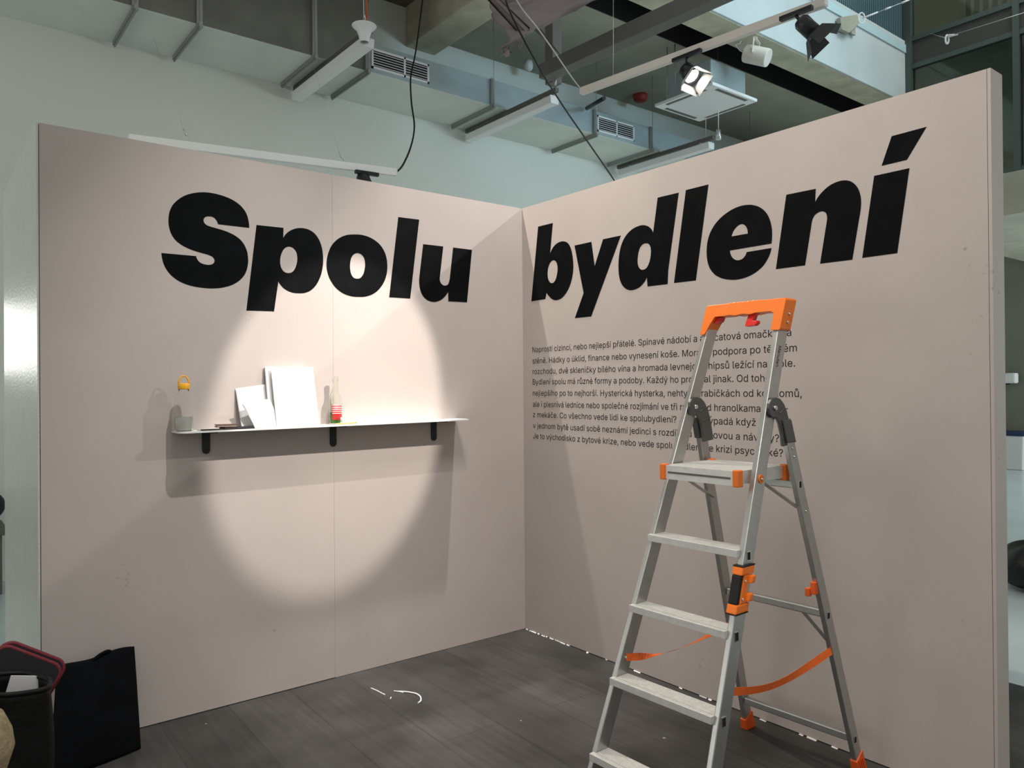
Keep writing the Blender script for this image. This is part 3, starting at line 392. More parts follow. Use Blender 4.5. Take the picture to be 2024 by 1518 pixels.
GL, LINES = json.loads('''[{",":[188,[[38,-119,68,71,137,71,84,-119]]],".":[188,[[95,-4,83,-3,73,1,63,9,55,18,51,29,50,41,51,53,55,64,63,73,73,81,83,85,95,87,107,85,118,81,128,73,135,64,140,53,141,41,140,29,135,18,128,9,118,1,107,-3]]],"?":[358,[[132,152,132,159,133,187,136,211,141,230,148,245,157,258,168,269,209,298,223,309,236,321,247,334,255,349,260,365,262,384,260,399,257,413,250,425,242,436,232,445,220,452,207,457,193,461,178,462,163,461,150,458,137,453,125,446,115,437,106,425,99,412,94,396,92,378,27,378,30,406,38,430,49,452,64,471,82,487,103,499,126,508,151,514,178,516,206,514,232,508,255,498,275,486,292,470,306,451,316,430,322,407,324,382,322,356,316,332,306,311,292,292,275,276,254,261,219,235,200,205,194,158,194,152],[164,-4,152,-3,141,1,131,9,124,18,120,29,118,41,120,53,124,64,131,73,141,80,152,85,164,86,176,85,186,80,196,73,203,64,208,53,209,41,208,29,203,18,196,9,186,1,176,-3]]],"B":[456,[[60,0,60,509,241,509,274,507,304,501,329,491,350,477,367,461,381,442,390,421,396,398,398,374,397,353,393,336,387,320,378,307,368,295,356,286,315,267,315,262,331,260,347,254,363,245,378,234,391,220,402,203,411,184,416,161,418,136,416,111,410,88,400,67,386,48,368,31,344,18,317,8,284,2,247,0],[125,57,245,57,281,60,309,67,330,80,344,96,353,115,355,137,354,153,350,169,342,184,333,197,320,209,306,218,289,225,269,229,248,231,125,231],[125,285,238,285,256,287,273,290,288,296,302,304,314,314,323,326,330,340,335,355,336,372,333,393,326,412,313,429,294,442,270,449,240,452,125,452]]],"C":[510,[[267,-7,225,-3,186,7,150,25,119,49,92,79,70,115,53,157,44,203,40,254,44,305,53,352,70,393,92,429,119,459,150,484,186,501,225,512,267,516,293,514,317,511,340,504,362,496,383,485,402,471,419,456,435,438,448,418,459,397,467,373,473,348,408,348,404,365,397,380,389,395,357,428,315,449,267,456,237,453,209,445,184,432,161,414,141,391,125,364,113,332,106,295,103,254,106,213,113,177,125,145,141,117,161,94,184,76,210,63,237,56,267,53,315,60,357,81,389,114,408,160,473,160,467,135,459,112,448,91,435,71,420,53,402,38,383,24,363,13,341,5,317,-2,293,-6]]],"H":[517,[[60,0,60,509,125,509,125,289,392,289,392,509,457,509,457,0,392,0,392,232,125,232,125,0]]],"J":[396,[[185,-7,143,-2,106,11,75,33,52,63,38,100,33,145,33,173,98,173,98,145,100,117,108,93,122,74,139,61,160,53,185,50,209,53,230,61,248,74,261,93,269,117,272,145,272,509,336,509,336,145,332,100,318,63,294,33,263,11,227,-2]]],"K":[467,[[60,0,60,509,125,509,125,242,364,509,448,509,229,274,449,0,372,0,186,228,125,162,125,0]]],"M":[628,[[60,0,60,509,152,509,277,187,287,159,299,123,311,84,322,49,307,49,318,83,330,121,342,158,352,187,476,509,568,509,568,0,504,0,504,291,504,327,505,369,506,413,507,457,513,457,498,409,482,363,467,322,456,291,342,0,286,0,170,291,159,321,145,361,129,408,112,457,119,457,120,416,121,372,122,328,122,291,122,0]]],"N":[523,[[60,0,60,509,136,509,343,183,363,151,388,107,414,55,405,54,401,108,399,157,399,195,399,509,463,509,463,0,387,0,202,290,177,331,148,381,108,452,119,454,122,384,124,328,125,291,125,0]]],"O":[533,[[267,-7,225,-3,186,7,150,25,119,49,92,79,70,115,53,157,44,203,40,254,44,305,53,352,70,393,92,429,119,459,150,484,186,501,225,512,267,516,309,512,348,501,384,484,415,459,442,429,464,393,480,352,490,305,493,254,490,203,480,157,464,115,442,79,415,49,384,25,348,7,309,-3],[267,53,296,55,324,63,349,76,372,94,392,116,408,144,420,176,428,213,430,254,428,295,420,332,408,365,392,392,372,415,349,433,324,446,296,453,267,456,237,453,210,445,184,433,161,415,142,392,125,364,113,332,106,295,103,254,106,213,113,176,125,144,142,117,161,94,184,76,210,63,237,55]]],"S":[447,[[224,-9,188,-7,156,-1,128,9,102,23,81,40,64,60,51,83,42,109,38,137,104,137,108,118,114,102,123,88,136,76,150,66,166,59,185,53,204,50,224,49,246,50,267,54,286,60,303,69,317,79,329,92,338,106,344,122,346,139,344,154,340,168,332,179,322,189,310,197,296,205,245,222,184,239,145,253,112,269,86,289,67,313,56,341,52,372,54,400,62,425,75,448,92,468,113,484,138,498,165,508,195,514,227,516,259,514,289,508,316,498,340,484,360,468,377,449,390,427,398,403,401,378,337,378,332,402,320,421,302,437,280,449,254,456,225,459,204,457,185,454,167,448,152,440,139,430,129,418,121,405,117,391,115,376,117,359,122,345,131,334,142,324,155,315,169,308,212,293,264,279,312,264,359,238,372,226,384,213,395,198,402,180,407,161,408,139,406,112,399,87,386,64,370,43,349,25,323,11,294,0,261,-7]]],"a":[389,[[160,-9,137,-7,115,-3,94,5,76,15,60,29,48,45,38,63,32,84,30,108,32,128,36,146,43,161,53,174,64,184,78,193,125,211,178,220,234,227,265,235,271,240,274,246,276,255,276,257,275,272,272,285,267,297,260,307,251,315,240,322,227,327,212,330,196,331,178,330,163,327,149,322,118,301,100,274,41,291,51,313,64,331,79,346,95,358,114,368,133,375,153,380,173,383,194,384,239,379,286,360,300,350,312,336,322,320,330,301,335,278,337,251,337,0,277,0,277,52,272,52,252,25,215,1,199,-4,181,-7],[170,45,192,47,211,51,228,59,242,68,254,80,263,93,270,108,274,122,276,138,276,190,259,182,231,176,200,171,175,168,134,159,122,153,112,147,103,139,97,130,93,118,92,105,93,93,96,82,102,72,109,64,119,57,130,52]]],"b":[424,[[229,-8,208,-7,189,-3,172,4,138,31,118,59,112,59,112,0,53,0,53,509,114,509,114,319,118,319,137,346,171,373,188,379,207,383,229,384,259,382,287,374,313,361,335,342,354,320,370,293,381,261,388,227,390,189,388,151,381,116,370,84,355,57,336,34,313,16,288,3,260,-6],[220,47,242,49,262,55,279,66,294,80,306,97,316,117,323,139,327,163,328,189,327,215,323,239,316,261,307,281,295,298,280,311,262,322,243,328,220,330,198,328,178,322,161,312,147,299,134,282,125,263,118,241,114,216,113,189,114,162,118,138,125,115,135,95,147,78,162,65,179,55,198,49]]],"c":[396,[[207,-8,174,-5,144,3,117,16,93,35,72,58,56,85,44,116,37,150,34,187,37,225,44,260,56,291,72,318,93,341,117,360,144,374,174,382,207,384,260,377,305,356,340,322,362,277,303,262,290,289,270,311,242,325,207,330,184,328,163,321,145,310,130,296,118,278,108,258,102,236,98,212,96,187,98,163,102,139,108,117,118,97,130,80,145,66,163,55,184,49,207,46,243,52,271,66,292,89,304,117,363,102,357,86,350,70,341,56,306,21,261,-1]]],"d":[424,[[195,-8,165,-6,137,3,111,16,89,34,70,57,55,84,43,116,36,151,34,189,36,227,43,261,55,293,70,320,89,342,112,361,137,374,165,382,196,384,218,383,237,379,253,373,287,346,306,319,311,319,311,509,372,509,372,0,313,0,313,59,307,59,287,31,252,4,236,-3,217,-7],[205,47,226,49,246,55,263,65,278,78,290,95,299,115,306,138,310,162,312,189,310,216,306,241,300,263,290,282,278,299,263,312,246,322,227,328,205,330,182,328,162,322,145,311,130,298,118,281,108,261,102,239,98,215,96,189,98,163,102,139,109,117,118,97,130,80,145,66,162,55,182,49]]],"e":[404,[[212,-8,177,-5,145,3,117,16,92,35,72,58,56,85,44,116,37,150,34,187,36,224,44,258,55,290,71,317,91,340,115,359,142,373,172,382,205,384,226,383,246,380,266,374,285,366,303,355,319,341,334,324,347,305,357,282,365,256,370,227,371,194,371,169,75,169,75,221,338,221,310,202,308,226,304,248,298,269,288,286,277,301,263,314,246,323,227,328,205,330,183,328,164,323,146,313,131,301,119,286,109,270,102,251,97,231,96,211,96,178,98,151,102,127,110,106,121,88,135,73,151,61,169,53,190,48,212,46,254,53,285,73,306,105,365,91,358,72,348,55,335,39,320,26,302,14,283,4,261,-3,237,-7]]],"f":[254,[[228,379,228,327,6,327,6,379],[81,0,81,432,82,452,87,470,96,486,107,499,120,510,135,519,152,525,169,529,187,530,222,527,243,521,227,468,215,472,195,474,178,472,164,468,154,460,147,449,143,435,142,419,142,0]]],"h":[410,[[114,227,114,0,53,0,53,509,114,509,114,287,102,287,116,319,132,344,152,362,175,374,200,382,227,384,252,383,275,377,295,369,313,356,328,340,341,321,350,298,355,271,357,240,357,0,296,0,296,235,293,263,286,286,273,304,256,318,235,326,210,329,192,328,176,324,161,317,147,308,136,297,126,283,119,266,115,248]]],"i":[167,[[53,0,53,379,114,379,114,0],[84,443,73,444,63,448,54,455,47,463,43,472,41,483,43,494,47,504,54,512,63,518,73,522,84,524,95,522,105,518,114,512,121,504,125,494,126,483,125,472,121,463,114,455,105,448,95,444]]],"j":[167,[[53,379,114,379,114,-30,112,-52,108,-72,102,-90,92,-106,80,-119,65,-129,47,-137,27,-141,4,-143,-10,-143,-10,-87,2,-87,18,-85,31,-80,40,-72,47,-61,51,-46,53,-29],[83,443,72,444,62,448,53,455,47,463,42,472,41,483,42,494,47,504,53,512,62,518,72,522,83,524,95,522,105,518,114,512,120,504,125,494,126,483,125,472,120,463,114,455,105,448,95,444]]],"k":[381,[[53,0,53,509,114,509,114,214,121,212,284,379,360,379,193,208,372,0,294,0,148,166,114,133,114,0]]],"l":[189,[[139,-2,112,0,91,8,74,20,62,37,55,59,53,84,53,509,114,509,114,99,114,83,117,71,120,62,126,57,135,53,146,52,160,53,170,54,181,3,162,-1]]],"m":[610,[[53,0,53,379,112,379,112,295,108,295,114,314,122,331,132,346,144,358,158,368,172,376,187,382,203,385,219,386,245,383,268,375,287,361,303,342,314,320,321,295,312,295,318,312,326,329,337,343,350,356,364,366,381,375,398,381,417,385,437,386,458,385,478,380,497,372,514,361,529,346,541,328,550,307,555,283,557,255,557,0,496,0,496,254,493,279,485,298,473,313,456,323,438,329,419,330,402,329,387,326,374,320,363,312,353,302,345,290,340,277,336,263,335,247,335,0,274,0,274,260,272,280,265,297,253,311,238,322,220,328,199,330,185,329,171,326,158,320,145,312,135,302,126,289,119,274,115,257,114,238,114,0]]],"n":[410,[[114,227,114,0,53,0,53,379,112,379,112,287,102,287,116,319,132,344,152,362,175,374,200,382,227,384,252,383,275,377,295,369,313,356,328,340,341,321,350,298,355,271,357,240,357,0,296,0,296,235,293,263,286,286,273,304,256,318,235,326,210,329,192,328,176,324,161,317,147,308,136,297,126,283,119,266,115,248]]],"o":[415,[[207,-8,174,-5,144,3,117,16,93,35,72,58,56,85,44,116,37,150,34,187,37,225,44,260,56,291,72,318,93,341,117,360,144,374,174,382,207,384,241,382,271,374,299,360,323,341,343,318,359,291,371,260,379,225,381,187,379,150,371,116,359,85,343,58,323,35,299,16,271,3,241,-5],[207,46,231,49,252,55,270,66,285,80,298,97,307,117,314,139,318,163,319,187,318,212,314,236,307,258,298,278,285,296,270,310,252,321,231,328,207,330,184,328,163,321,145,310,130,296,118,278,108,258,102,236,98,212,96,187,98,163,102,139,108,117,118,97,130,80,145,66,163,55,184,49]]],"p":[424,[[53,-143,53,379,112,379,112,319,118,319,137,346,171,373,188,379,207,383,229,384,259,382,287,374,313,361,335,342,354,320,370,293,381,261,388,227,390,189,388,151,381,116,370,84,355,57,336,34,313,16,288,3,260,-6,229,-8,208,-7,189,-3,173,4,138,31,118,59,114,59,114,-143],[220,47,242,49,262,55,279,66,294,80,306,97,316,117,323,139,327,163,328,189,327,215,323,239,316,261,307,281,295,298,280,311,262,322,243,328,220,330,198,328,178,322,161,312,147,299,134,282,125,263,118,241,114,216,113,189,114,162,118,138,125,115,135,95,147,78,162,65,179,55,198,49]]],"r":[259,[[53,0,53,379,112,379,112,321,115,321,124,339,137,354,152,367,171,377,191,383,213,385,229,384,243,384,243,322,230,324,207,326,190,324,174,321,159,315,146,306,135,296,126,284,119,269,115,254,114,237,114,0]]],"s":[365,[[182,-8,157,-7,133,-3,112,3,93,12,76,24,62,38,50,54,41,73,36,94,94,107,101,87,111,72,124,60,141,52,160,47,181,45,206,47,227,53,244,62,258,74,265,88,268,103,266,115,262,126,254,136,243,144,229,150,212,155,149,170,118,180,92,192,72,208,58,227,50,249,47,274,49,295,55,314,65,332,79,347,95,360,115,370,137,378,161,383,187,384,212,383,234,379,254,372,271,363,286,352,299,339,309,324,318,308,324,290,268,277,262,291,254,304,243,316,228,325,210,331,187,333,166,331,147,326,131,317,119,305,111,292,109,277,110,264,115,253,124,243,136,235,152,229,172,223,229,209,261,200,287,187,306,171,320,153,328,131,331,107,329,85,323,65,312,47,298,31,281,18,260,6,236,-2,210,-7]]],"t":[227,[[204,379,204,327,6,327,6,379],[65,471,126,471,126,98,127,83,130,70,136,61,144,55,156,51,170,50,185,51,202,54,213,2,192,-3,168,-4,138,-1,113,7,92,21,77,41,68,64,65,93]]],"u":[410,[[182,-5,158,-3,135,2,115,11,97,23,82,39,69,59,60,82,54,109,53,139,53,379,114,379,114,144,116,117,124,94,137,75,154,61,175,53,200,50,218,51,234,55,249,62,263,71,274,83,283,97,290,113,295,132,296,153,296,379,357,379,357,0,298,0,298,92,307,92,294,60,277,35,257,17,234,5,209,-3]]],"v":[389,[[163,0,17,379,84,379,165,155,187,87,206,21,184,21,203,87,224,155,305,379,371,379,226,0]]],"y":[389,[[47,-139,61,-86,71,-87,104,-89,113,-86,122,-81,130,-74,138,-64,145,-51,151,-36,163,-1,17,379,84,379,165,155,187,87,206,21,184,21,202,87,224,155,305,379,371,379,204,-58,177,-107,165,-119,153,-128,139,-136,125,-141,109,-144,91,-145,65,-143]]],"z":[380,[[42,0,42,46,254,320,254,323,48,323,48,379,333,379,333,331,126,60,126,56,339,56,339,0]]],"á":[389,[[160,-9,137,-7,115,-3,94,5,76,15,60,29,48,45,38,63,32,84,30,108,32,128,36,146,43,161,53,174,64,184,78,193,125,211,178,220,234,227,265,235,271,240,274,246,276,255,276,257,275,272,272,285,267,297,260,307,251,315,240,322,227,327,212,330,196,331,178,330,163,327,149,322,118,301,100,274,41,291,51,313,64,331,79,346,95,358,114,368,133,375,153,380,173,383,194,384,239,379,286,360,300,350,312,336,322,320,330,301,335,278,337,251,337,0,277,0,277,52,272,52,252,25,215,1,199,-4,181,-7],[170,45,192,47,211,51,228,59,242,68,254,80,263,93,270,108,274,122,276,138,276,190,259,182,231,176,200,171,175,168,134,159,122,153,112,147,103,139,97,130,93,118,92,105,93,93,96,82,102,72,109,64,119,57,130,52],[162,429,210,529,278,529,212,429]]],"é":[404,[[212,-8,177,-5,145,3,117,16,92,35,72,58,56,85,44,116,37,150,34,187,36,224,44,258,55,290,71,317,91,340,115,359,142,373,172,382,205,384,226,383,246,380,266,374,285,366,303,355,319,341,334,324,347,305,357,282,365,256,370,227,371,194,371,169,75,169,75,221,338,221,310,202,308,226,304,248,298,269,288,286,277,301,263,314,246,323,227,328,205,330,183,328,164,323,146,313,131,301,119,286,109,270,102,251,97,231,96,211,96,178,98,151,102,127,110,106,121,88,135,73,151,61,169,53,190,48,212,46,254,53,285,73,306,105,365,91,358,72,348,55,335,39,320,26,302,14,283,4,261,-3,237,-7],[177,429,225,529,293,529,227,429]]],"í":[167,[[53,0,53,379,114,379,114,0],[57,429,104,529,173,529,107,429]]],"ú":[410,[[182,-5,158,-3,135,2,115,11,97,23,82,39,69,59,60,82,54,109,53,139,53,379,114,379,114,144,116,117,124,94,137,75,154,61,175,53,200,50,218,51,234,55,249,62,263,71,274,83,283,97,290,113,295,132,296,153,296,379,357,379,357,0,298,0,298,92,307,92,294,60,277,35,257,17,234,5,209,-3],[178,429,226,529,294,529,228,429]]],"ý":[389,[[47,-139,61,-86,71,-87,104,-89,113,-86,122,-81,130,-74,138,-64,145,-51,151,-36,163,-1,17,379,84,379,165,155,187,87,206,21,184,21,202,87,224,155,305,379,371,379,204,-58,177,-107,165,-119,153,-128,139,-136,125,-141,109,-144,91,-145,65,-143],[168,429,215,529,284,529,218,429]]],"č":[396,[[207,-8,174,-5,144,3,117,16,93,35,72,58,56,85,44,116,37,150,34,187,37,225,44,260,56,291,72,318,93,341,117,360,144,374,174,382,207,384,260,377,305,356,340,322,362,277,303,262,290,289,270,311,242,325,207,330,184,328,163,321,145,310,130,296,118,278,108,258,102,236,98,212,96,187,98,163,102,139,108,117,118,97,130,80,145,66,163,55,184,49,207,46,243,52,271,66,292,89,304,117,363,102,357,86,350,70,341,56,306,21,261,-1],[158,529,207,469,256,529,317,529,317,526,236,435,178,435,98,526,98,529]]],"ě":[404,[[212,-8,177,-5,145,3,117,16,92,35,72,58,56,85,44,116,37,150,34,187,36,224,44,258,55,290,71,317,91,340,115,359,142,373,172,382,205,384,226,383,246,380,266,374,285,366,303,355,319,341,334,324,347,305,357,282,365,256,370,227,371,194,371,169,75,169,75,221,338,221,310,202,308,226,304,248,298,269,288,286,277,301,263,314,246,323,227,328,205,330,183,328,164,323,146,313,131,301,119,286,109,270,102,251,97,231,96,211,96,178,98,151,102,127,110,106,121,88,135,73,151,61,169,53,190,48,212,46,254,53,285,73,306,105,365,91,358,72,348,55,335,39,320,26,302,14,283,4,261,-3,237,-7],[155,529,204,469,252,529,313,529,313,526,233,435,175,435,95,526,95,529]]],"ř":[259,[[53,0,53,379,112,379,112,321,115,321,124,339,137,354,152,367,171,377,191,383,213,385,229,384,243,384,243,322,230,324,207,326,190,324,174,321,159,315,146,306,135,296,126,284,119,269,115,254,114,237,114,0],[94,529,143,469,192,529,253,529,253,526,172,435,114,435,34,526,34,529]]],"š":[365,[[182,-8,157,-7,133,-3,112,3,93,12,76,24,62,38,50,54,41,73,36,94,94,107,101,87,111,72,124,60,141,52,160,47,181,45,206,47,227,53,244,62,258,74,265,88,268,103,266,115,262,126,254,136,243,144,229,150,212,155,149,170,118,180,92,192,72,208,58,227,50,249,47,274,49,295,55,314,65,332,79,347,95,360,115,370,137,378,161,383,187,384,212,383,234,379,254,372,271,363,286,352,299,339,309,324,318,308,324,290,268,277,262,291,254,304,243,316,228,325,210,331,187,333,166,331,147,326,131,317,119,305,111,292,109,277,110,264,115,253,124,243,136,235,152,229,172,223,229,209,261,200,287,187,306,171,320,153,328,131,331,107,329,85,323,65,312,47,298,31,281,18,260,6,236,-2,210,-7],[137,529,186,469,235,529,296,529,296,526,215,435,157,435,77,526,77,529]]],"ů":[410,[[182,-5,158,-3,135,2,115,11,97,23,82,39,69,59,60,82,54,109,53,139,53,379,114,379,114,144,116,117,124,94,137,75,154,61,175,53,200,50,218,51,234,55,249,62,263,71,274,83,283,97,290,113,295,132,296,153,296,379,357,379,357,0,298,0,298,92,307,92,294,60,277,35,257,17,234,5,209,-3],[205,404,189,406,174,409,160,416,148,424,137,435,128,447,121,460,117,474,116,490,117,505,121,519,128,532,137,544,148,554,160,563,174,569,189,573,205,575,221,573,236,569,250,563,262,554,273,544,282,532,289,519,293,505,294,490,293,474,289,460,282,447,273,435,262,424,250,416,236,409,221,406],[205,447,216,449,226,453,235,460,242,469,246,479,248,490,246,501,242,511,235,519,226,526,216,531,205,532,194,531,184,526,175,519,168,511,164,501,163,490,164,479,168,469,175,460,184,453,194,449]]],"ž":[380,[[42,0,42,46,254,320,254,323,48,323,48,379,333,379,333,331,126,60,126,56,339,56,339,0],[138,529,187,469,235,529,296,529,296,526,216,435,158,435,78,526,78,529]]]," ":[188,[]]},["Naprostí cizinci, nebo nejlepší přátelé. Spinavé nádobí a avocatová omačka na","stěně. Hádky o úklid, finance nebo vynesení koše. Morální podpora po těžkém","rozchodu, dvě skleničky bílého vína a hromada levnejch chipsů ležící na stole.","Bydlení spolu má různé formy a podoby. Každý ho prožíval jinak. Od toho","nejlepšího po to nejhorší. Hysterická hysterka, nehty v krabičkách od kondomů,","ale i plesnivá lednice nebo společné rozjímání ve tři ráno nad hranolkama","z mekáče. Co všechno vede lidi ke spolubydlení? Jak to vypadá když","v jednom bytě usadí sobě neznámí jedinci s rozdílnou výchovou a návyky?","Je to východisko z bytové krize, nebo vede spolubydlení ke krizi psychické?"]]''')
def text_rings(txt):
    x = 0; out = []
    for ch in txt:
        adv, cs = GL[ch]
        for c in cs: out.append([((x+c[i])/1000, c[i+1]/1000) for i in range(0, len(c), 2)])
        x += adv
    xs = [p[0] for r in out for p in r]
    return out, min(xs), max(xs)
tx = thing('wall_text', 'nine-line paragraph of small dark printed text under the word bydlení, partly behind the ladder', 'text', (0, -.93, 1.39))
BASE = [1.639, 1.5735, 1.5112, 1.4507, 1.3855, 1.3205, 1.2600, 1.1960, 1.1350]
ENDS = [1.764, 1.789, 1.780, None, 1.809, 1.614, 1.591, 1.703, 1.721]
fits = []
for txt, e in zip(LINES, ENDS):
    rg, a, b = text_rings(txt)
    if e: fits.append((e-.088)/(b-a))
HS = sum(fits)/len(fits)
for txt, zb, e in zip(LINES, BASE, ENDS):
    rg, a, b = text_rings(txt); sx = (e-.088)/(b-a) if e else HS
    outline_mesh('text_line', rg, lambda u, v, d: (-.0005+d*.5, -(.088+(u-a)*sx), zb+v*.0615), .0006, M['ink'], tx)

# ================================================================== SHELF AND WHAT STANDS ON IT
SX0, SX1, SD, SZ, ST = -1.975, -.487, .135, 1.2565, .007
slope = .006
def sz(x): return SZ+slope*(x-SX0)
sh = thing('wall_shelf', 'long thin white shelf on black brackets on the left partition', 'shelf', (-1.23, 0, 1.25))
out = []
for cx, a0 in ((SX0+.035, PI), (SX1-.012, 1.5*PI)):
    rr = .035 if cx < -1 else .012
    for i in range(7):
        a = a0+i*PI/12; out.append((cx+rr*math.cos(a), -SD+rr+rr*math.sin(a)))
out += [(SX1, -.0012), (SX0, -.0012)]
obj('board', MB().prism(out, lambda x, y: (x, y, sz(x)-ST), lambda x, y: (x, y, sz(x))), M['shelf'], sh)
for bx in (-1.83, -1.22, -.632):
    zt = sz(bx)-ST; bl = [(-.017, zt-.0004), (-.017, 1.165)]+[(.017*math.cos(PI+i*PI/8), 1.165+.017*math.sin(PI+i*PI/8)) for i in range(1, 8)]+[(.017, 1.165), (.017, zt-.0004)]
    br = obj('bracket', MB().prism(bl, lambda x, z: (bx+x, -.0012, z), lambda x, z: (bx+x, -.0062, z)).box(bx-.017, bx+.017, -.118, -.0012, zt-.0052, zt-.0004), M['black_satin'], sh)
    obj('screw', MB().cyl((bx, -.0062, 1.166), (bx, -.0082, 1.166), .0045, .003, 12), M['black'], br)

def stand(x): return sz(x)+.0004
# water bottle
bx, by = -1.942, -.072; bz = stand(bx)
wb = thing('water_bottle', 'clear plastic water bottle with yellow loop cap at the left end of the shelf', 'bottle', (bx, by, bz))
o_ = [(0, 0), (.030, 0), (.0355, .004), (.0365, .012), (.0365, .135), (.034, .150), (.026, .163), (.0205, .170), (.0205, .180)]
i_ = [(.0190, .180), (.0190, .170), (.0245, .161), (.0325, .148), (.0350, .134), (.0350, .012), (.030, .0035), (0, .003)]
obj('body', MB().lathe(o_+i_, (bx, by, bz)), M['glass'], wb)
obj('water', MB().lathe([(0, .0036), (.030, .004), (.0346, .0125), (.0346, .060), (0, .060)], (bx, by, bz)), M['water'], wb)
cp = obj('cap', MB().lathe([(0, .1802), (.0235, .1802), (.0240, .182), (.0240, .204), (.0225, .206), (0, .206)], (bx, by, bz)), M['yellow'], wb)
obj('carry_loop', MB().tube([(bx+.021*math.cos(a), by-.012*math.cos(a)*0, bz+.204+.034*math.sin(a)) for a in [i*PI/10 for i in range(11)]], .0033, 8, 1), M['yellow'], cp)
# green drink bottle
gx, gy = -1.236, -.065; gz = stand(gx)
gb = thing('glass_bottle', 'small clear glass bottle with green drink and red striped label on the shelf', 'bottle', (gx, gy, gz))
o_ = [(0, 0), (.027, 0), (.0305, .004), (.031, .010), (.031, .118), (.0300, .130), (.0240, .147), (.0172, .160), (.0146, .173), (.0125, .206), (.0125, .212), (.0145, .213), (.0145, .234), (.0130, .2355)]
i_ = [(.0105, .2355), (.0098, .206), (.0120, .173), (.0147, .160), (.0215, .147), (.0275, .130), (.0285, .118), (.0285, .010), (.025, .006), (0, .005)]
obj('body', MB().lathe(o_+i_, (gx, gy, gz)), M['bottle_glass'], gb)
obj('drink', MB().lathe([(0, .0056), (.025, .0065), (.0281, .0105), (.0281, .057), (0, .057)], (gx, gy, gz)), M['green'], gb)
def arc(r, a0, a1, z0, z1, n=14):
    return MB().grid(lambda u, v: (gx+r*math.cos(a0+(a1-a0)*u), gy+r*math.sin(a0+(a1-a0)*u), gz+z0+(z1-z0)*v), n, 1)
A0, A1 = math.radians(-146), math.radians(-46)
lb = obj('label', arc(.0313, A0, A1, .022, .096), M['label_red'], gb, solid=-.0002)
lb['label'] = 'red label with pale stripes'
for z0 in (.0525, .0620, .0715, .0810, .0915):
    obj('stripe', arc(.0317, A0, A1, z0, z0+.0032), M['label_white'], lb, solid=-.0001)
obj('price_tag', arc(.0318, math.radians(-66), A1, .0215, .034, 5), M['label_white'], lb, solid=-.0001)
# pencil, lid
pz = sz(-1.2)+.0044
pc = thing('pencil', 'orange wooden pencil lying in front of the green bottle', 'pencil', (-1.2, -.1, pz))
p0, p1 = Vector((-1.262, -.116, sz(-1.262)+.0040)), Vector((-1.135, -.088, sz(-1.135)+.0040)); pd = (p1-p0).normalized()
obj('barrel', MB().cyl(p0+pd*.016, p1-pd*.004, .0037, n=6), M['pencil'], pc)
obj('point', MB().cyl(p0+pd*.016, p0, .0037, .0005, 6), M['pencil'], pc)
obj('end_cap', MB().cyl(p1-pd*.004, p1, .0037, .0030, 6), M['ink'], pc)
lx = -1.075
tag(obj('bottle_lid', MB().lathe([(0, 0), (.021, 0), (.0225, .0015), (.0225, .0075), (.0210, .009), (.017, .009), (.016, .0075), (0, .0075)], (lx, -.068, stand(lx))), M['white_plastic'], bevel=0), 'small round white lid lying on the shelf, right of the pencil', 'lid')
# two leaning books
def slab(name, label, cat, xl, xr, yb, yt, h, t, m, lines=False, pages=None):
    """book of height h and thickness t leaning with its foot at yb and its head at yt"""
    zb = sz(xl)+.0006+t*.0; ang = math.asin((yt-yb)/h); c, s_ = math.cos(ang), math.sin(ang)
    P = lambda x, q, dpt: Vector((x, yb+q*s_-0+dpt*c, sz(x)+.0006+q*c-dpt*s_+t*s_))
    th = thing(name, label, cat, (0.5*(xl+xr), yb, zb))
    def shell(q0, q1, d0, d1, x0=xl, x1=xr):
        return MB().hexa([P(x0, q0, d0), P(x1, q0, d0), P(x1, q0, d1), P(x0, q0, d1)], [P(x0, q1, d0), P(x1, q1, d0), P(x1, q1, d1), P(x0, q1, d1)])
    obj('front_cover', shell(0, h, 0, .0018), m, th, bevel=.0006)
    obj('page_block', shell(.003, h-.003, .0019, t-.0019, xl+.001, xr-.003), M['paper'], th)
    obj('back_cover', shell(0, h, t-.0018, t), m, th, bevel=.0006)
    if lines:
        for x0, x1, q in ((.118, .178, .088), (.135, .158, .076), (.112, .120, .060), (.160, .176, .061)):
            obj('printed_line', shell(q, q+.0022, -.00035, -.00005, xl+x0, xl+x1), M['soft_ink'], th)
    return th
M['soft_ink'] = mat('faint_print', (.45, .44, .40), .8)
slab('notebook', 'thick white notebook leaning against the partition behind the ivory booklet', 'book', -1.566, -1.362, -.0800, -.0175, .2865, .012, M['paper'])
slab('booklet', 'ivory booklet with faint printed lines leaning in front of the white notebook', 'book', -1.548, -1.342, -.1160, -.0440, .2870, .004, M['cream_paper'], True)
# curled paper sheets (blank side prints left out)
def sheet(label, fn, nu=10, nv=14):
    return tag(obj('paper_sheet', MB().grid(fn, nu, nv), M['paper'], solid=.0004), label, 'paper', 'paper sheets on the shelf')
def s1(u, v):
    x = -1.700+.15*u+.012*(1-v); return (x, -.052+.047*v-.006*math.sin(u*PI), sz(x)+.001+.180*v+.020*u*v)
sheet('white paper sheet leaning upright behind the curled sheet', s1)
def s2(u, v):
    x0 = -1.652+.118*u; bend = (1-u)**2
    x = x0-.046*(v**1.6)*(1-.35*u)
    return (x, -.122+.045*v+.014*math.sin(PI*v)*(1-u)+.010*u, sz(x)+.001+.118*v+.012*u*v-.006*bend*v)
sheet('white paper sheet curling forward, beside the notebook', s2)
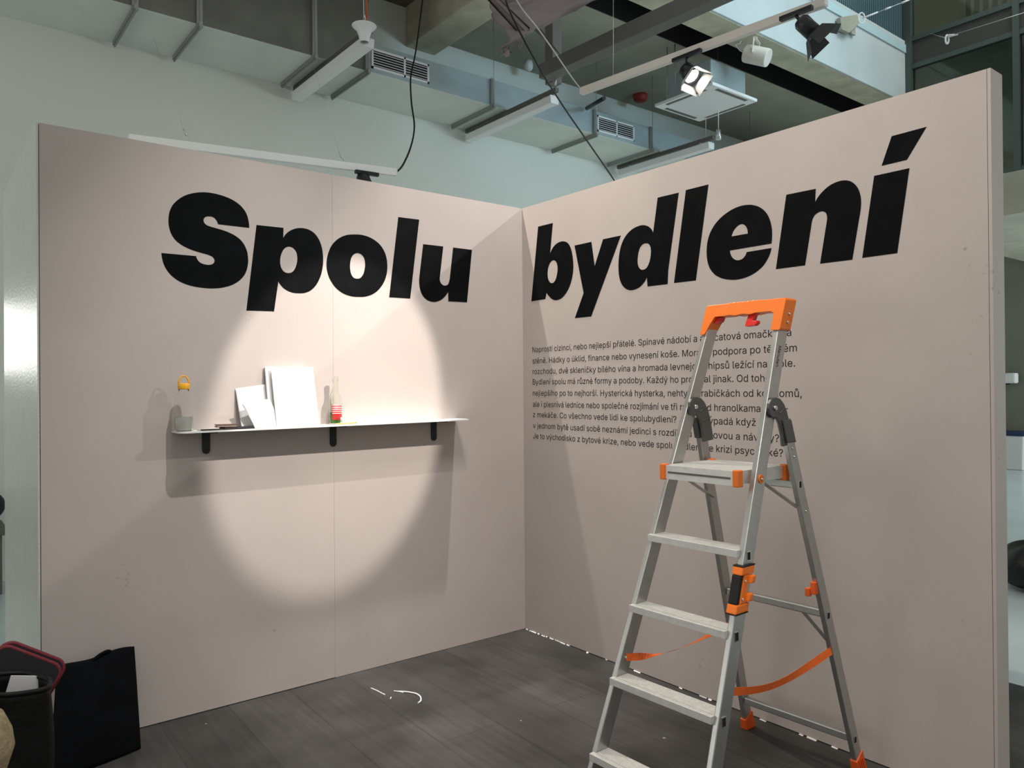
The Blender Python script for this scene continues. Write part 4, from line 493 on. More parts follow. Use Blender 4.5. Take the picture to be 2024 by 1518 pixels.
# wallet, phone, flat case
tw = thing('wallet', 'brown leather wallet lying on the shelf beside the paper sheets', 'wallet', (-1.765, -.075, stand(-1.765)+.0105), -.15)
def rbox(w_, d_, z0, z1, cx, cy, rz, zb):
    c, s_ = math.cos(rz), math.sin(rz)
    q = lambda x, y, z: (cx+x*c-y*s_, cy+x*s_+y*c, zb+z)
    return MB().hexa([q(-w_/2, -d_/2, z0), q(w_/2, -d_/2, z0), q(w_/2, d_/2, z0), q(-w_/2, d_/2, z0)], [q(-w_/2, -d_/2, z1), q(w_/2, -d_/2, z1), q(w_/2, d_/2, z1), q(-w_/2, d_/2, z1)])
zw = stand(-1.765)+.0105
obj('lower_flap', rbox(.092, .07, 0, .0035, -1.765, -.075, -.2, zw), M['leather'], tw, bevel=.0012)
obj('cards', rbox(.082, .062, .0036, .0085, -1.765, -.075, -.2, zw), M['cream_paper'], tw)
obj('upper_flap', rbox(.092, .07, .0086, .012, -1.765, -.075, -.2, zw), M['leather'], tw, bevel=.0012)
zp = stand(-1.715)
tp = thing('phone', 'dark phone lying under the wallet on the shelf', 'phone', (-1.715, -.085, zp))
obj('case', rbox(.142, .07, 0, .0092, -1.715, -.082, .05, zp), M['navy'], tp, bevel=.003)
obj('screen', rbox(.134, .064, .0092, .0097, -1.715, -.082, .05, zp), M['black'], tp)
zk = stand(-1.84)
tk = thing('folding_knife', 'flat dark folded tool lying near the water bottle', 'tool', (-1.845, -.108, zk))
obj('handle', rbox(.10, .018, 0, .006, -1.832, -.108, .06, zk), M['black_satin'], tk, bevel=.002)
obj('blade', rbox(.03, .010, .0015, .0035, -1.884, -.111, .06, zk), M['cast'], tk)

# ================================================================== STEPLADDER
LA = 0.244; LT = 0.052; LM = 0.374; LD = 1.029; RW0 = .246; RT = .044; RM = .303; RW = .020; RDP = .062
LADDER_YAW = -1.5456
ld = thing('stepladder', 'aluminium stepladder with orange fittings standing in front of the right partition', 'ladder', (-1.106, -1.875, 0.0), LADDER_YAW)
wf = lambda z: LA-LT*z
wr = lambda z: RW0-RT*z
def F(s, off, dep, z): return Vector((s*(wf(z)-off), LM*z+dep, z))
def Rr(s, off, dep, z): return Vector((s*(wr(z)-off), LD-RM*z-dep, z))
def lp(name, mb, m, parent=ld, **k): return obj(name, mb, m, parent, local=True, **k)
rails = {}
for s in (-1, 1):
    z0, z1 = .018, 1.70
    q = [[F(s, 0, 0, z), F(s, RW, 0, z), F(s, RW, RDP, z), F(s, 0, RDP, z)] for z in (z0, z1)]
    rails[s] = lp('front_rail', MB().hexa(q[0], q[1]), M['alu'], bevel=.003)
    # slight raised bead along the front corner
    lp('edge_bead', MB().tube([F(s, .001 if s > 0 else RW-.001, .001, .05), F(s, .001 if s > 0 else RW-.001, .001, 1.62)], .0018, 6, 1), M['alu_tread'], rails[s])
    lp('foot', MB().hexa([F(s, -.004, -.004, 0), F(s, RW+.004, -.004, 0), F(s, RW+.004, RDP+.004, 0), F(s, -.004, RDP+.004, 0)], [F(s, -.003, -.003, .06), F(s, RW+.003, -.003, .06), F(s, RW+.003, RDP+.003, .06), F(s, -.003, RDP+.003, .06)]), M['orange'], bevel=.004)
    z0, z1 = .012, 1.30
    q = [[Rr(s, 0, 0.048, z), Rr(s, RW, 0.048, z), Rr(s, RW, 0, z), Rr(s, 0, 0, z)] for z in (z0, z1)]
    leg = lp('rear_leg', MB().hexa(q[0], q[1]), M['alu'], bevel=.003)
    ft = MB().hexa([Rr(s, -.006, .056, 0), Rr(s, RW+.006, .056, 0), Rr(s, RW+.006, -.008, 0), Rr(s, -.006, -.008, 0)], [Rr(s, -.004, .053, .045), Rr(s, RW+.004, .053, .045), Rr(s, RW+.004, -.005, .075), Rr(s, -.004, -.005, .075)])
    fo = lp('foot', ft, M['orange_dark'], bevel=.004)
    fo['label'] = 'orange plastic foot'
    for k in range(3):
        d = .008+k*.013
        lp('foot_rib', MB().hexa([Rr(s, -.0095, d+.006, .006), Rr(s, -.004, d+.006, .006), Rr(s, -.004, d, .006), Rr(s, -.0095, d, .006)], [Rr(s, -.0075, d+.006, .05), Rr(s, -.003, d+.006, .05), Rr(s, -.003, d, .05), Rr(s, -.0075, d, .05)]), M['orange_dark'], fo)
    # hinge
    px, py, pz = (wf(1.357)+.0015, LM*1.357+.030, 1.357)
    hp = [(-.035, 0), (-.031, .016), (-.020, .029), (-.004, .035), (.014, .036), (.036, .032), (.060, .014), (.078, -.012), (.092, -.045), (.103, -.088), (.112, -.128), (.052, -.134), (.046, -.092), (.036, -.062), (.020, -.040), (.010, -.033), (-.012, -.033), (-.028, -.021)]
    if s > 0: x0, x1 = px, px+.012
    else: x0, x1 = -(wf(1.357)-RW-.0015), -(wf(1.357)-RW-.0015)+.012
    hg = lp('hinge', MB().prism(hp, lambda y, z: (x0, py+y, pz+z), lambda y, z: (x1, py+y, pz+z)), M['cast'], bevel=.004)
    hg['label'] = 'grey cast metal hinge'
    lp('pivot', MB().cyl((x1-.001, py, pz), (x1+.007, py, pz), .011, .007, 16), M['chrome'], hg)
    lp('hinge_rib', MB().tube([(x1, py+.028, pz-.020), (x1+.002, py+.050, pz-.006), (x1, py+.080, pz-.004)], .0022, 6, 3), M['cast'], hg)
    lp('hinge_rib', MB().tube([(x1, py+.042, pz-.052), (x1+.002, py+.070, pz-.046), (x1, py+.096, pz-.040)], .0022, 6, 3), M['cast'], hg)
    # leg socket inside the hinge and two rivets below it
    lp('leg_socket', MB().hexa([Rr(s, -.004, .052, 1.235), Rr(s, RW+.002, .052, 1.235), Rr(s, RW+.002, -.004, 1.235), Rr(s, -.004, -.004, 1.235)], [Rr(s, -.004, .052, 1.315), Rr(s, RW+.002, .052, 1.315), Rr(s, RW+.002, -.004, 1.315), Rr(s, -.004, -.004, 1.315)]), M['cast'], hg, bevel=.003)
    for zr in (1.215, 1.185, .991): 
        c = Rr(s, 0, .024, zr); lp('rivet', MB().cyl(c, c+Vector((s*.003, 0, 0)), .005, .003, 12), M['chrome'], leg)
    # oblong tube ends through the legs
    for zr in (1.087, .606, .126):
        c = Rr(s, 0, .026, zr)
        pg = lp('slot_rim', MB().box(c.x-.001 if s > 0 else c.x-.002, c.x+.002 if s > 0 else c.x+.001, c.y-.009, c.y+.009, c.z-.014, c.z+.014), M['chrome'], leg, bevel=.0008)
        lp('slot_hole', MB().box(c.x-.0015 if s > 0 else c.x-.0026, c.x+.0026 if s > 0 else c.x+.0015, c.y-.0062, c.y+.0062, c.z-.011, c.z+.011), M['recess_shade'], pg)
    # platform stays and flat braces
    lp('stay', MB().bar(Vector((s*(wr(1.1)-RW-.004), LM*1.12+.045, 1.118)), Rr(s, RW+.004, .03, 1.0), .003, .022, (1, 0, 0)), M['alu'])
    lp('brace', MB().bar((s*.12, LD-RM*.60-.026, .600), Rr(s, RW, .026, .50), .014, .003, (0, 1, 0)), M['alu'])
    # clips joining the platform to the rails
    c = F(s, 0, .030, 1.123)
    bt = lp('pivot_bolt', MB().cyl(c-Vector((s*.001, 0, 0)), c+Vector((s*.004, 0, 0)), .016, .014, 24), M['orange'])
    lp('rivet', MB().cyl(c+Vector((s*.004, 0, 0)), c+Vector((s*.009, 0, 0)), .0065, .003, 14), M['chrome'], bt)
    lp('spacer', MB().cyl(F(s, RW, .020, 1.123), (s*.160, LM*1.123+.020, 1.123), .012, n=16), M['orange'])
# treads
for k in range(4):
    zt = .904-.238*k; x0 = -(wf(zt)-.008); x1 = wf(zt)-RW+.004; yf = LM*zt-.020; yb = LM*zt+.060
    xi0, xi1 = -(wf(zt)-RW-.0006), wf(zt)-RW-.0006
    st = MB().box(xi0, xi1, LM*zt-.0006, yb, zt-.010, zt).box(x0, x1, yf, LM*zt-.001, zt-.024, zt)
    st.box(xi0, xi1, yb-.003, yb, zt-.028, zt-.010)
    tr_ = lp('tread', st, M['alu_tread'], bevel=.0012)
    gv = MB()
    for j in range(10): gv.box(xi0+.002, xi1-.002, yf+.004+j*.0076, yf+.0068+j*.0076, zt, zt+.0014)
    lp('grip_ridges', gv, M['alu_tread'], tr_)
    for s in (-1, 1):
        c = F(s, 0, .026, zt-.020)
        xo = c.x-.001 if s > 0 else c.x-.002
        pg = lp('tread_plug', MB().box(xo, xo+.003, c.y-.011, c.y+.011, c.z-.016, c.z+.016), M['chrome'], rails[s], bevel=.0008)
        pg['label'] = 'square tube end showing through the rail'
        lp('plug_hole', MB().box(xo-.0006 if s < 0 else xo+.0005, xo+.0025 if s < 0 else xo+.0036, c.y-.0078, c.y+.0078, c.z-.0125, c.z+.0125), M['recess_shade'], pg)
# platform
pf = lp('platform', MB().box(-.150, .150, .372, .655, 1.128, 1.150).box(-.152, .152, .362, .372, 1.103, 1.152).box(-.152, .152, .655, .663, 1.110, 1.152).box(-.152, -.146, .372, .655, 1.108, 1.152).box(.146, .152, .372, .655, 1.108, 1.152), M['alu_tread'])
gv = MB()
for j in range(22): gv.box(-.144, .144, .378+j*.0125, .383+j*.0125, 1.150, 1.1515)
lp('grip_ridges', gv, M['alu_tread'], pf)
lp('front_groove', MB().box(-.13, .13, .3610, .3622, 1.124, 1.131), M['cast'], pf)
for sx in (-1, 1):
    for y0 in (.356, .640):
        cl = lp('corner_clip', MB().box(sx*.152-.012, sx*.152+.012, y0, y0+.028, 1.100, 1.156), M['orange'], pf, bevel=.004)
        cl['label'] = 'orange corner clip'
# rear cross bars
for zc, nm in ((.613, 'cross_bar'), (.131, 'cross_bar'), (1.087, 'cross_bar')):
    lp(nm, MB().box(-(wr(zc)-RW-.0004), wr(zc)-RW-.0004, LD-RM*zc-.040, LD-RM*zc-.014, zc-.014, zc+.014), M['alu'], bevel=.004)
# straps between rails and rear legs
def ribbon(p, q, sag, wid, width_dir):
    p, q = Vector(p), Vector(q); mb = MB()
    def fn(u, v):
        c = p.lerp(q, u)+Vector((0, 0, -sag*math.sin(PI*u)*(1+.25*math.cos(PI*u))))
        return c+width_dir(u).normalized()*wid*(v-.5)
    return mb.grid(fn, 40, 1, False)
st = lp('strap', ribbon(F(1, .004, RDP-.004, .483), Rr(1, .004, .046, .477), .035, .027, lambda u: Vector((.25*math.sin(u*5), 0, 1))), M['orange2'], solid=.0008)
st['label'] = 'orange safety strap hanging slack on the right side'
def turn(u):
    k = 1-abs(u-.36)/.30 if u < .36 else 1-max(0, u-.44)*1.7
    k = max(0, min(1, k)); return Vector((0, 0, 1)).lerp(Vector((-.68, .62, -.40)), k**.6)
st = lp('strap', ribbon(F(-1, RW+.002, .025, .487), Rr(-1, RW+.002, .03, .475), .030, .026, turn), M['orange2'], solid=.0006)
st['label'] = 'orange safety strap twisted edge-on on the left side'
for c in (F(-1, RW, .025, .487),):
    lp('rivet', MB().cyl(c, c+Vector((.006, 0, 0)), .005, .003, 12), M['chrome'], st)
# top handle
zt0, zt1 = 1.632, 1.742
W = wf(1.69)
hp = [(-W-.012, zt0), (-W-.006, zt0-.006), (-W+.010, zt0-.004), (-W+.026, 1.668), (-W+.040, 1.694)]
hp += [(-.07+i*.0133, 1.694+.0022*math.sin(i*PI/2.2)) for i in range(11)]
hp += [(W-.040, 1.696), (W-.026, 1.690), (W-.024, zt0-.004), (W+.010, zt0-.006), (W+.012, zt0), (W+.013, 1.735), (W+.006, zt1), (.07, zt1)]
hp += [(.07-i*.01, zt1+(.0035 if i % 2 else 0)) for i in range(1, 14)]
hp += [(-.07, zt1), (-W-.004, zt1), (-W-.011, 1.735)]
th_ = lp('top_handle', MB().prism(hp, lambda x, z: (x, LM*z-.005, z), lambda x, z: (x, LM*z+.066, z)), M['orange'], bevel=.0025)
th_['label'] = 'orange plastic top handle'
for z in (1.655, 1.685):
    lp('rivet', MB().cyl((W+.012, LM*z+.034, z), (W+.017, LM*z+.034, z), .0065, .004, 14), M['chrome'], th_)
hk = [(.0, 1.696), (.036, 1.696), (.026, 1.690), (.022, 1.668), (.038, 1.668), (.042, 1.658), (.034, 1.650), (-.002, 1.648), (-.006, 1.655)]
h1 = lp('tool_hook', MB().prism(hk, lambda x, z: (x+.022, LM*z+.006, z), lambda x, z: (x+.022, LM*z+.030, z)), M['red'], bevel=.002)
h1['label'] = 'red plastic tool hook'
h2 = lp('tool_hook', MB().prism([(-W+.024, 1.692), (-W+.055, 1.692), (-W+.052, 1.676), (-W+.040, 1.670), (-W+.022, 1.672)], lambda x, z: (x, LM*z+.010, z), lambda x, z: (x, LM*z+.044, z)), M['red'], bevel=.002)
h2['label'] = 'red plastic tool hook in the handle corner'
# printed name along the right rail
rg, a, b = text_rings('Manutan'); sc_ = .072/(b-a)
def rail_place(u, v, d):
    z = 1.572-u*sc_; return (wf(z)+.0005+d*.5, LM*z+.020+v*sc_*1.15+u*0, z-v*sc_*.25)
rp_ = outline_mesh('rail_print', [[(p[0]-a, p[1]) for p in r] for r in rg], rail_place, .0005, M['ink'])
rp_.parent = rails[1]; rp_['label'] = 'small black lettering along the rail'
# folding carry grip strapped to the right rail
def rb(x0, x1, y0, y1, z0, z1):   # box following the slope of the right rail
    g = lambda x, y, z: (wf(z)+x, LM*z+y, z)
    return MB().hexa([g(x0, y0, z0), g(x1, y0, z0), g(x1, y1, z0), g(x0, y1, z0)], [g(x0, y0, z1), g(x1, y0, z1), g(x1, y1, z1), g(x0, y1, z1)])
cg = lp('carry_grip', rb(-RW-.003, .010, -.016, -.001, .7455, .8315), M['grip'], bevel=.004)
cg['label'] = 'black rubber carry grip with orange clamps'
for z0, z1 in ((.718, .745), (.832, .857)):
    lp('clamp', rb(-RW-.004, .014, -.017, .050, z0, z1), M['orange'], cg, bevel=.004)
    lp('clamp_edge', rb(-RW-.004, .0145, -.0175, .050, z0-.003 if z0 < .8 else z1, z0 if z0 < .8 else z1+.003), M['grip'], cg)
lp('side_plate', rb(.001, .013, .0, .030, .7455, .8315), M['orange'], cg, bevel=.003)
for z0, z1 in ((.750, .774), (.804, .828)):
    lp('clip_jaw', rb(.002, .024, .028, .052, z0, z1), M['orange'], cg, bevel=.005)
    lp('screw', MB().cyl(Vector((wf(z0)+.012, LM*z0+.012, z0+.010)), Vector((wf(z0)+.015, LM*z0+.012, z0+.010)), .004, n=10), M['chrome'], cg)
# latch on the inside of the right rear leg
c = Rr(1, .010, .048, .703)
la = lp('latch', MB().box(c.x-.014, c.x+.006, c.y-.022, c.y+.002, .690, .735), M['orange_dark'], bevel=.004)
la['label'] = 'orange latch on the rear leg'
lp('latch_jaw', MB().box(c.x-.030, c.x-.012, c.y-.030, c.y-.012,   .682, .712), M['orange_dark'], la, bevel=.004)

# ================================================================== FLOOR LITTER AND BAGS
tag(obj('plastic_shaving', MB().tube([(-1.066, -.350, .003), (-1.035, -.385, .004), (-1.012, -.430, .004), (-1.015, -.475, .004), (-1.035, -.512, .003), (-1.058, -.527, .003)], .0038, 6, 6), M['white_trim']), 'curved white plastic shaving lying on the dark floor', 'litter')
for lab, pts in (('short white shaving beside the curved one on the dark floor', [(-1.075, -.335, .003), (-1.062, -.352, .003), (-1.050, -.380, .003)]),
                 ('thin white thread curling on the floor left of the curved shaving', [(-1.142, -.233, .002), (-1.134, -.280, .002), (-1.131, -.325, .002), (-1.128, -.345, .002)]),
                 ('tiny white crumb on the floor between the thread and the curved shaving', [(-1.134, -.405, .003), (-1.128, -.400, .003), (-1.122, -.392, .003)])):
    tag(obj('plastic_shaving', MB().tube(pts, .0028, 6, 4), M['white_trim']), lab, 'litter', 'white shavings on the dark floor')
yc = MB()
for k in range(5):
    r2 = random.Random(40+k); p = [(1.10+r2.uniform(-.12, .1), -2.30-r2.uniform(0, .25), .006)]
    for i in range(5): p.append((p[-1][0]+r2.uniform(-.08, .06), p[-1][1]-r2.uniform(-.02, .08), .006+r2.uniform(0, .01)))
    yc.tube(p, .0022, 5, 4)
tag(obj('straw_strands', yc, M['yellow_cord']), 'tangle of pale yellow strands on the floor past the right partition end', 'litter')['kind'] = 'stuff'

def tote():
    th = thing('tote_bag', 'black square cotton tote bag propped against the left partition', 'bag', (-2.32, -.22, 0))
    A, B = Vector((-2.150, -.205, .004)), Vector((-2.475, -.290, .004))     # foot of the bag
    Cc, D = Vector((-2.142, -.062, .372)), Vector((-2.425, -.100, .372))    # its rim
    ax = (B-A).normalized(); n = Vector((ax.y, -ax.x, 0)); n = n if n.y < 0 else -n
    def face(sgn):
        def fn(u, v):
            b = A.lerp(B, u); t = Cc.lerp(D, u)
            p = b.lerp(t, v); e = (math.sin(PI*u)**.5)*(math.sin(PI*min(1, v*.93+.02))**.6 if v < 1 else .15)
            e = max(e, 0.02)
            wob = .004*math.sin(u*9+v*4)+.003*math.sin(v*13-u*5)
            p = p+n*(sgn*(.034*e)+wob*e)
            if v > .99: p.z += .006*math.sin(u*8)-.012*u*u
            return p
        return MB().grid(fn, 26, 26)
    obj('front_panel', face(1), M['bag'], th, solid=.002)
    obj('back_panel', face(-1), M['bag'], th, solid=.002)
    hp = [Cc.lerp(D, .28)+Vector((0, .004, -.02)), Cc.lerp(D, .33)+Vector((0, -.004, .004)), Cc.lerp(D, .42)+Vector((.0, -.012, .006)), Cc.lerp(D, .55)+Vector((0, -.018, -.012)), Cc.lerp(D, .62)+Vector((0, -.02, -.05))]
    obj('handle', MB().tube(hp, .007, 8, 5), M['bag'], th)
tote()
def backpack():
    bx, by = -2.638, -.60
    th = thing('shoulder_bag', 'black leather-look open bag at the bottom left, beside the tote bag', 'bag', (bx, by, 0))
    def wallf(u, v):
        a = 2*PI*u; r1 = 1+.05*math.sin(3*a+v*4)+.03*math.sin(7*a)
        k = .90+.16*math.sin(PI*(.05+.62*v)); top = .495+.025*math.cos(a-PI*.95)
        return (bx+.130*k*r1*math.cos(a), by+.095*k*r1*math.sin(a), .003+v*top)
    b = obj('body', MB().grid(wallf, 48, 20), M['bag2'], th, solid=.004)
    base = MB().add([wallf(i/48, 0) for i in range(48)], [tuple(range(48))])
    obj('base', base, M['bag2'], th, solid=.004)
    rim = [wallf(i/32, 1) for i in range(33)]
    obj('rim', MB().tube(rim, .008, 8, 2), M['bag2'], th)
backpack()
def folder(name, label, tr, m, edge, group=None, L=.27, Wd=.215, c=.035):
    """flat sleeve tipped clockwise in the bag; tr is its upper right corner"""
    tr = Vector(tr); uu = Vector((-.834, .03, .552)).normalized(); dd = Vector((-.552, -.16, -.834)).normalized(); nn = uu.cross(dd).normalized()
    th = thing(name, label, 'folder', tr+dd*L, 0, group)
    pts = []
    for cx, cz, a0 in ((c, c, PI), (Wd-c, c, 1.5*PI)):
        for i in range(7):
            a = a0+i*PI/12; pts.append((cx+c*math.cos(a), cz+c*math.sin(a)))
    pts += [(Wd, L), (0, L)]
    f = lambda d: (lambda x, z: tr+uu*x+dd*z+nn*d)
    obj('board', MB().prism(pts, f(-.006), f(.006)), m, th)
    obj('edging', MB().tube([f(0)(*p) for p in pts[-1:]+pts[:-1]], .0072, 8, 1), edge, th)
folder('laptop_sleeve', 'dark sleeve with dark red edging standing in the black bag', (-2.452, -.470, .472), M['navy'], M['maroon'], 'red edged sleeves in the bag')
folder('laptop_sleeve', 'second red edged sleeve showing behind the front one in the black bag', (-2.436, -.440, .474), M['navy'], M['maroon'], 'red edged sleeves in the bag')
tag(obj('paper_stack', MB().hexa([(-2.70, -.560, .20), (-2.572, -.560, .20), (-2.572, -.552, .20), (-2.70, -.552, .20)], [(-2.612, -.548, .503), (-2.520, -.548, .480), (-2.520, -.542, .480), (-2.612, -.542, .503)]), M['paper']), 'white paper sticking out of the black bag in front of the sleeve', 'paper')
def basket():
    cx, cy = -2.775, -1.0
    th = thing('straw_bag', 'beige woven bag at the left edge of the picture, in front of the black bag', 'bag', (cx, cy, 0))
    prof = [(.001, .003), (.075, .003), (.085, .10), (.092, .25), (.100, .35), (.116, .41), (.134, .465), (.130, .505), (.112, .545), (.09, .556)]
    def fn(u, v):
        t = v*(len(prof)-1); i = min(int(t), len(prof)-2); f = t-i
        r = prof[i][0]*(1-f)+prof[i+1][0]*f; z = prof[i][1]*(1-f)+prof[i+1][1]*f; a = 2*PI*u
        return (cx+r*math.cos(a)*(1+.03*math.sin(5*a+z*9)), cy+.9*r*math.sin(a), z)
    obj('body', MB().grid(fn, 40, 27), M['straw'], th, solid=.004)
    obj('lining', MB().grid(lambda u, v: (cx+.088*v*math.cos(2*PI*u), cy+.08*v*math.sin(2*PI*u), .535), 30, 3), M['brown_dark'], th)
    obj('rim', MB().tube([Vector(fn(i/40, 1)) for i in range(41)], .008, 8, 1), M['straw'], th)
    ps = [Vector((cx+.095*math.cos(a), cy+.095*math.sin(a), .50-.05*math.sin((a+1.9)/1.6*PI))) for a in [-1.9+i*.2 for i in range(9)]]
    obj('handle', MB().tube(ps, .008, 8, 2), M['brown_dark'], th)
basket()

# ================================================================== BACKGROUND ON THE HALL FLOOR
def far_bin():
    th = thing('waste_bin', 'small white bin with blue lid standing against the far dark wall', 'bin', (12.0, 1.55, -.03))
    obj('body', MB().hexa([(11.83, 1.28, -.03), (12.2, 1.28, -.03), (12.2, 1.82, -.03), (11.83, 1.82, -.03)], [(11.80, 1.25, .55), (12.23, 1.25, .55), (12.23, 1.85, .55), (11.80, 1.85, .55)]), M['white_plastic'], th, bevel=.02)
    obj('lid', MB().box(11.78, 12.25, 1.23, 1.87, .551, .62), M['bin_blue'], th, bevel=.02)
far_bin()
so = thing('wall_camera', 'small black and white fixture on the far dark wall, right of the partition end', 'fixture', (12.2, 1.55, 1.5))
obj('mount', MB().box(12.12, 12.299, 1.60, 1.78, 1.42, 1.58), M['black_satin'], so, bevel=.02)
obj('housing', MB().box(12.04, 12.20, 1.44, 1.62, 1.44, 1.62), M['white_plastic'], so, bevel=.03)
def beanbag():
    cx, cy = 3.45, -1.62
    th = thing('black_holdall', 'slumped black holdall on the pale floor beyond the right partition', 'bag', (cx, cy, -.03))
    def fn(u, v):
        a = 2*PI*u; t = PI*v
        r = math.sin(t)**.8
        return (cx+.36*r*math.cos(a)*(1+.06*math.sin(3*a)), cy+.30*r*math.sin(a)*(1+.05*math.sin(4*a)), -.028+.17*(1-math.cos(t))+.02*math.sin(5*a)*r)
    obj('body', MB().grid(fn, 40, 24), M['bag2'], th)
    def fn2(u, v):
        a = 2*PI*u; t = PI*v; r = math.sin(t)**.7
        return (cx+.10+.17*r*math.cos(a), cy-.02+.16*r*math.sin(a)*(1+.08*math.sin(3*a)), .28+.12*(1-math.cos(t)))
    obj('top_flap', MB().grid(fn2, 30, 18), M['bag'], th)
beanbag()
def left_items():
    th = thing('grey_bench', 'low grey bench by the back wall at the far left edge', 'bench', (-2.75, 3.2, -.03))
    obj('seat', MB().box(-3.3, -2.325, 3.05, 3.45, .40, .46), M['grey_metal'], th, bevel=.01)
    for x in (-3.25, -2.37):
        obj('leg', MB().box(x-.02, x+.02, 3.1, 3.4, -.03, .3995), M['grey_metal'], th)
    tag(obj('dark_bundle', MB().grid(lambda u, v: (-2.55+.235*math.sin(PI*v)**.7*math.cos(2*PI*u), 3.26+.15*math.sin(PI*v)**.7*math.sin(2*PI*u), .465+.13*(1-math.cos(PI*v))), 24, 16), M['bag2']), 'dark bundle lying on the grey bench at the far left', 'bag')
left_items()

# ================================================================== OVERHEAD: DUCT, TUBES, TRACKS, SPOTS
DZ, DF, DB = 4.35, 2.78, 3.5495
dt = thing('air_duct', 'long galvanised air duct hung under the ceiling along the back wall', 'duct', (1.5, 3.15, DZ))
obj('shaded_section', MB().box(-8, .415, DF, DB, DZ+.004, 5.18), M['galv_shaded'], dt)
for x0, x1 in ((-8, -1.52), (-1.519, -1.05), (-1.049, -.08), (-.079, .43), (.431, 1.86), (1.861, 3.33), (3.331, 4.29), (4.291, 11.8)): obj('lit_underside', MB().box(x0, x1, DF, DB, DZ, DZ+.0035), M['duct_lit_under'], dt)
obj('lit_section', MB().box(.4155, 11.8, DF, DB, DZ+.004, 4.62), M['galv'], dt)  # lighter, bluer steel colour carries the daylight on this stretch
for x in (-1.52, -1.05, -.08, .43, 1.86, 3.33, 4.29, 6.3):
    s_ = obj('hanger', MB().box(x-.014, x+.014, DF-.06, DB-.04, DZ-.035, DZ-.0005).box(x-.006, x+.006, DF-.06, DB-.04, DZ-.05, DZ-.034), M['strap'], dt)
    obj('hanger_upright', MB().box(x-.022, x+.022, DF-.030, DF-.0005, DZ-.03, 4.62 if x > .42 else 5.1), M['strap'], dt)
    obj('threaded_rod', MB().cyl((x, DF-.045, DZ-.03), (x, DF-.045, 5.24 if x > 1.6 else 5.49), .0035, n=8), M['strap'], dt)
def grille(x0, x1, z0, z1, split):
    g = MB().box(x0, x1, DF-.012, DF-.0005, z0, z0+.018).box(x0, x1, DF-.012, DF-.0005, z1-.018, z1).box(x0, x0+.018, DF-.012, DF-.0005, z0, z1).box(x1-.018, x1, DF-.012, DF-.0005, z0, z1).box(split-.008, split+.008, DF-.012, DF-.0005, z0, z1)
    fr_ = obj('vent_grille', g, M['white_plastic'], dt); fr_['label'] = 'white louvred vent grille'
    lv = MB(); n = 6
    for i in range(n):
        z = z0+.02+(z1-z0-.04)*(i+.5)/n
        lv.hexa([(x0+.018, DF-.011, z-.007), (x1-.018, DF-.011, z-.007), (x1-.018, DF-.002, z+.001), (x0+.018, DF-.002, z+.001)], [(x0+.018, DF-.011, z-.003), (x1-.018, DF-.011, z-.003), (x1-.018, DF-.002, z+.005), (x0+.018, DF-.002, z+.005)])
    obj('louvre', lv, M['white_plastic'], fr_)
    obj('grille_throat', MB().box(x0+.018, x1-.018, DF-.0016, DF-.0004, z0+.018, z1-.018), M['recess_shade'], fr_)
grille(.48, 1.10, 4.39, 4.575, .83)
grille(3.38, 4.00, 4.39, 4.575, 3.70)

def tube(x, y0, y1, label, rotz=0):
    cx, cy = x, (y0+y1)/2; L = (y1-y0)/2; z = 4.20
    th = thing('tube_light', label, 'ceiling light', (cx, cy, z), rotz, 'white linear ceiling lights')
    lp_ = lambda n, mb, m, p=th, **k: obj(n, mb, m, p, local=True, **k)
    lp_('diffuser', MB().hexa([(-.048, -L, 0), (.048, -L, 0), (.048, L, 0), (-.048, L, 0)], [(-.055, -L, .075), (.055, -L, .075), (.055, L, .075), (-.055, L, .075)]), M['white_plastic'], bevel=.01)
    for s in (-1, 1): lp_('end_cap', MB().hexa([(-.049, s*L-.006, -.001), (.049, s*L-.006, -.001), (.049, s*L+.006, -.001), (-.049, s*L+.006, -.001)], [(-.056, s*L-.006, .077), (.056, s*L-.006, .077), (.056, s*L+.006, .077), (-.056, s*L+.006, .077)]), M['white_plastic'], bevel=.003)
    lp_('mounting_rail', MB().box(-.022, .022, -L-.04, L+.05, .105, .145), M['grey_metal'])
    for s in (-.8, .8): lp_('clip', MB().box(-.012, .012, s*L-.015, s*L+.015, .074, .106), M['steel'])
    lp_('suspension', MB().cyl((0, -.9*L, .14), (0, -.9*L, 1.25), .003, n=6), M['steel'])
    return th
t1 = tube(.055, 2.03, 3.47, 'white linear ceiling light at the left, hung from an orange cable')
t2 = dup(t1, (2.08, 2.77, 4.20), 'white linear ceiling light in the middle, beyond the partition corner')
t3 = dup(t1, (4.48, 2.735, 4.20), 'white linear ceiling light half hidden by the right partition')
# cup and orange cable above the near end of the first tube
cu_ = thing('ceiling_cup', 'white trumpet-shaped cable cup above the near end of the left tube light', 'fixture', (-.04, 1.89, 4.21))
obj('cup', MB().lathe([(.035, 0), (.045, .05), (.060, .09), (.095, .125), (.098, .130), (.094, .133), (.055, .10), (.02, .09), (0, .09)], (-.03, 1.93, 4.18)), M['white_plastic'], cu_)
obj('hook', MB().tube([(-.03, 1.93, 4.26), (-.03, 1.93, 4.34), (-.02, 1.93, 4.37), (-.03, 1.93, 4.40)], .006, 8, 4), M['steel'], cu_)
tag(obj('orange_cable', MB().tube([(-.012, 1.93, 4.33), (-.005, 1.93, 4.45), (-.016, 1.935, 4.65), (-.01, 1.93, 4.95), (-.01, 1.93, 5.49)], .009, 8, 6), M['orange_hose']), 'orange cable dropping from the ceiling to the white cup', 'cable')

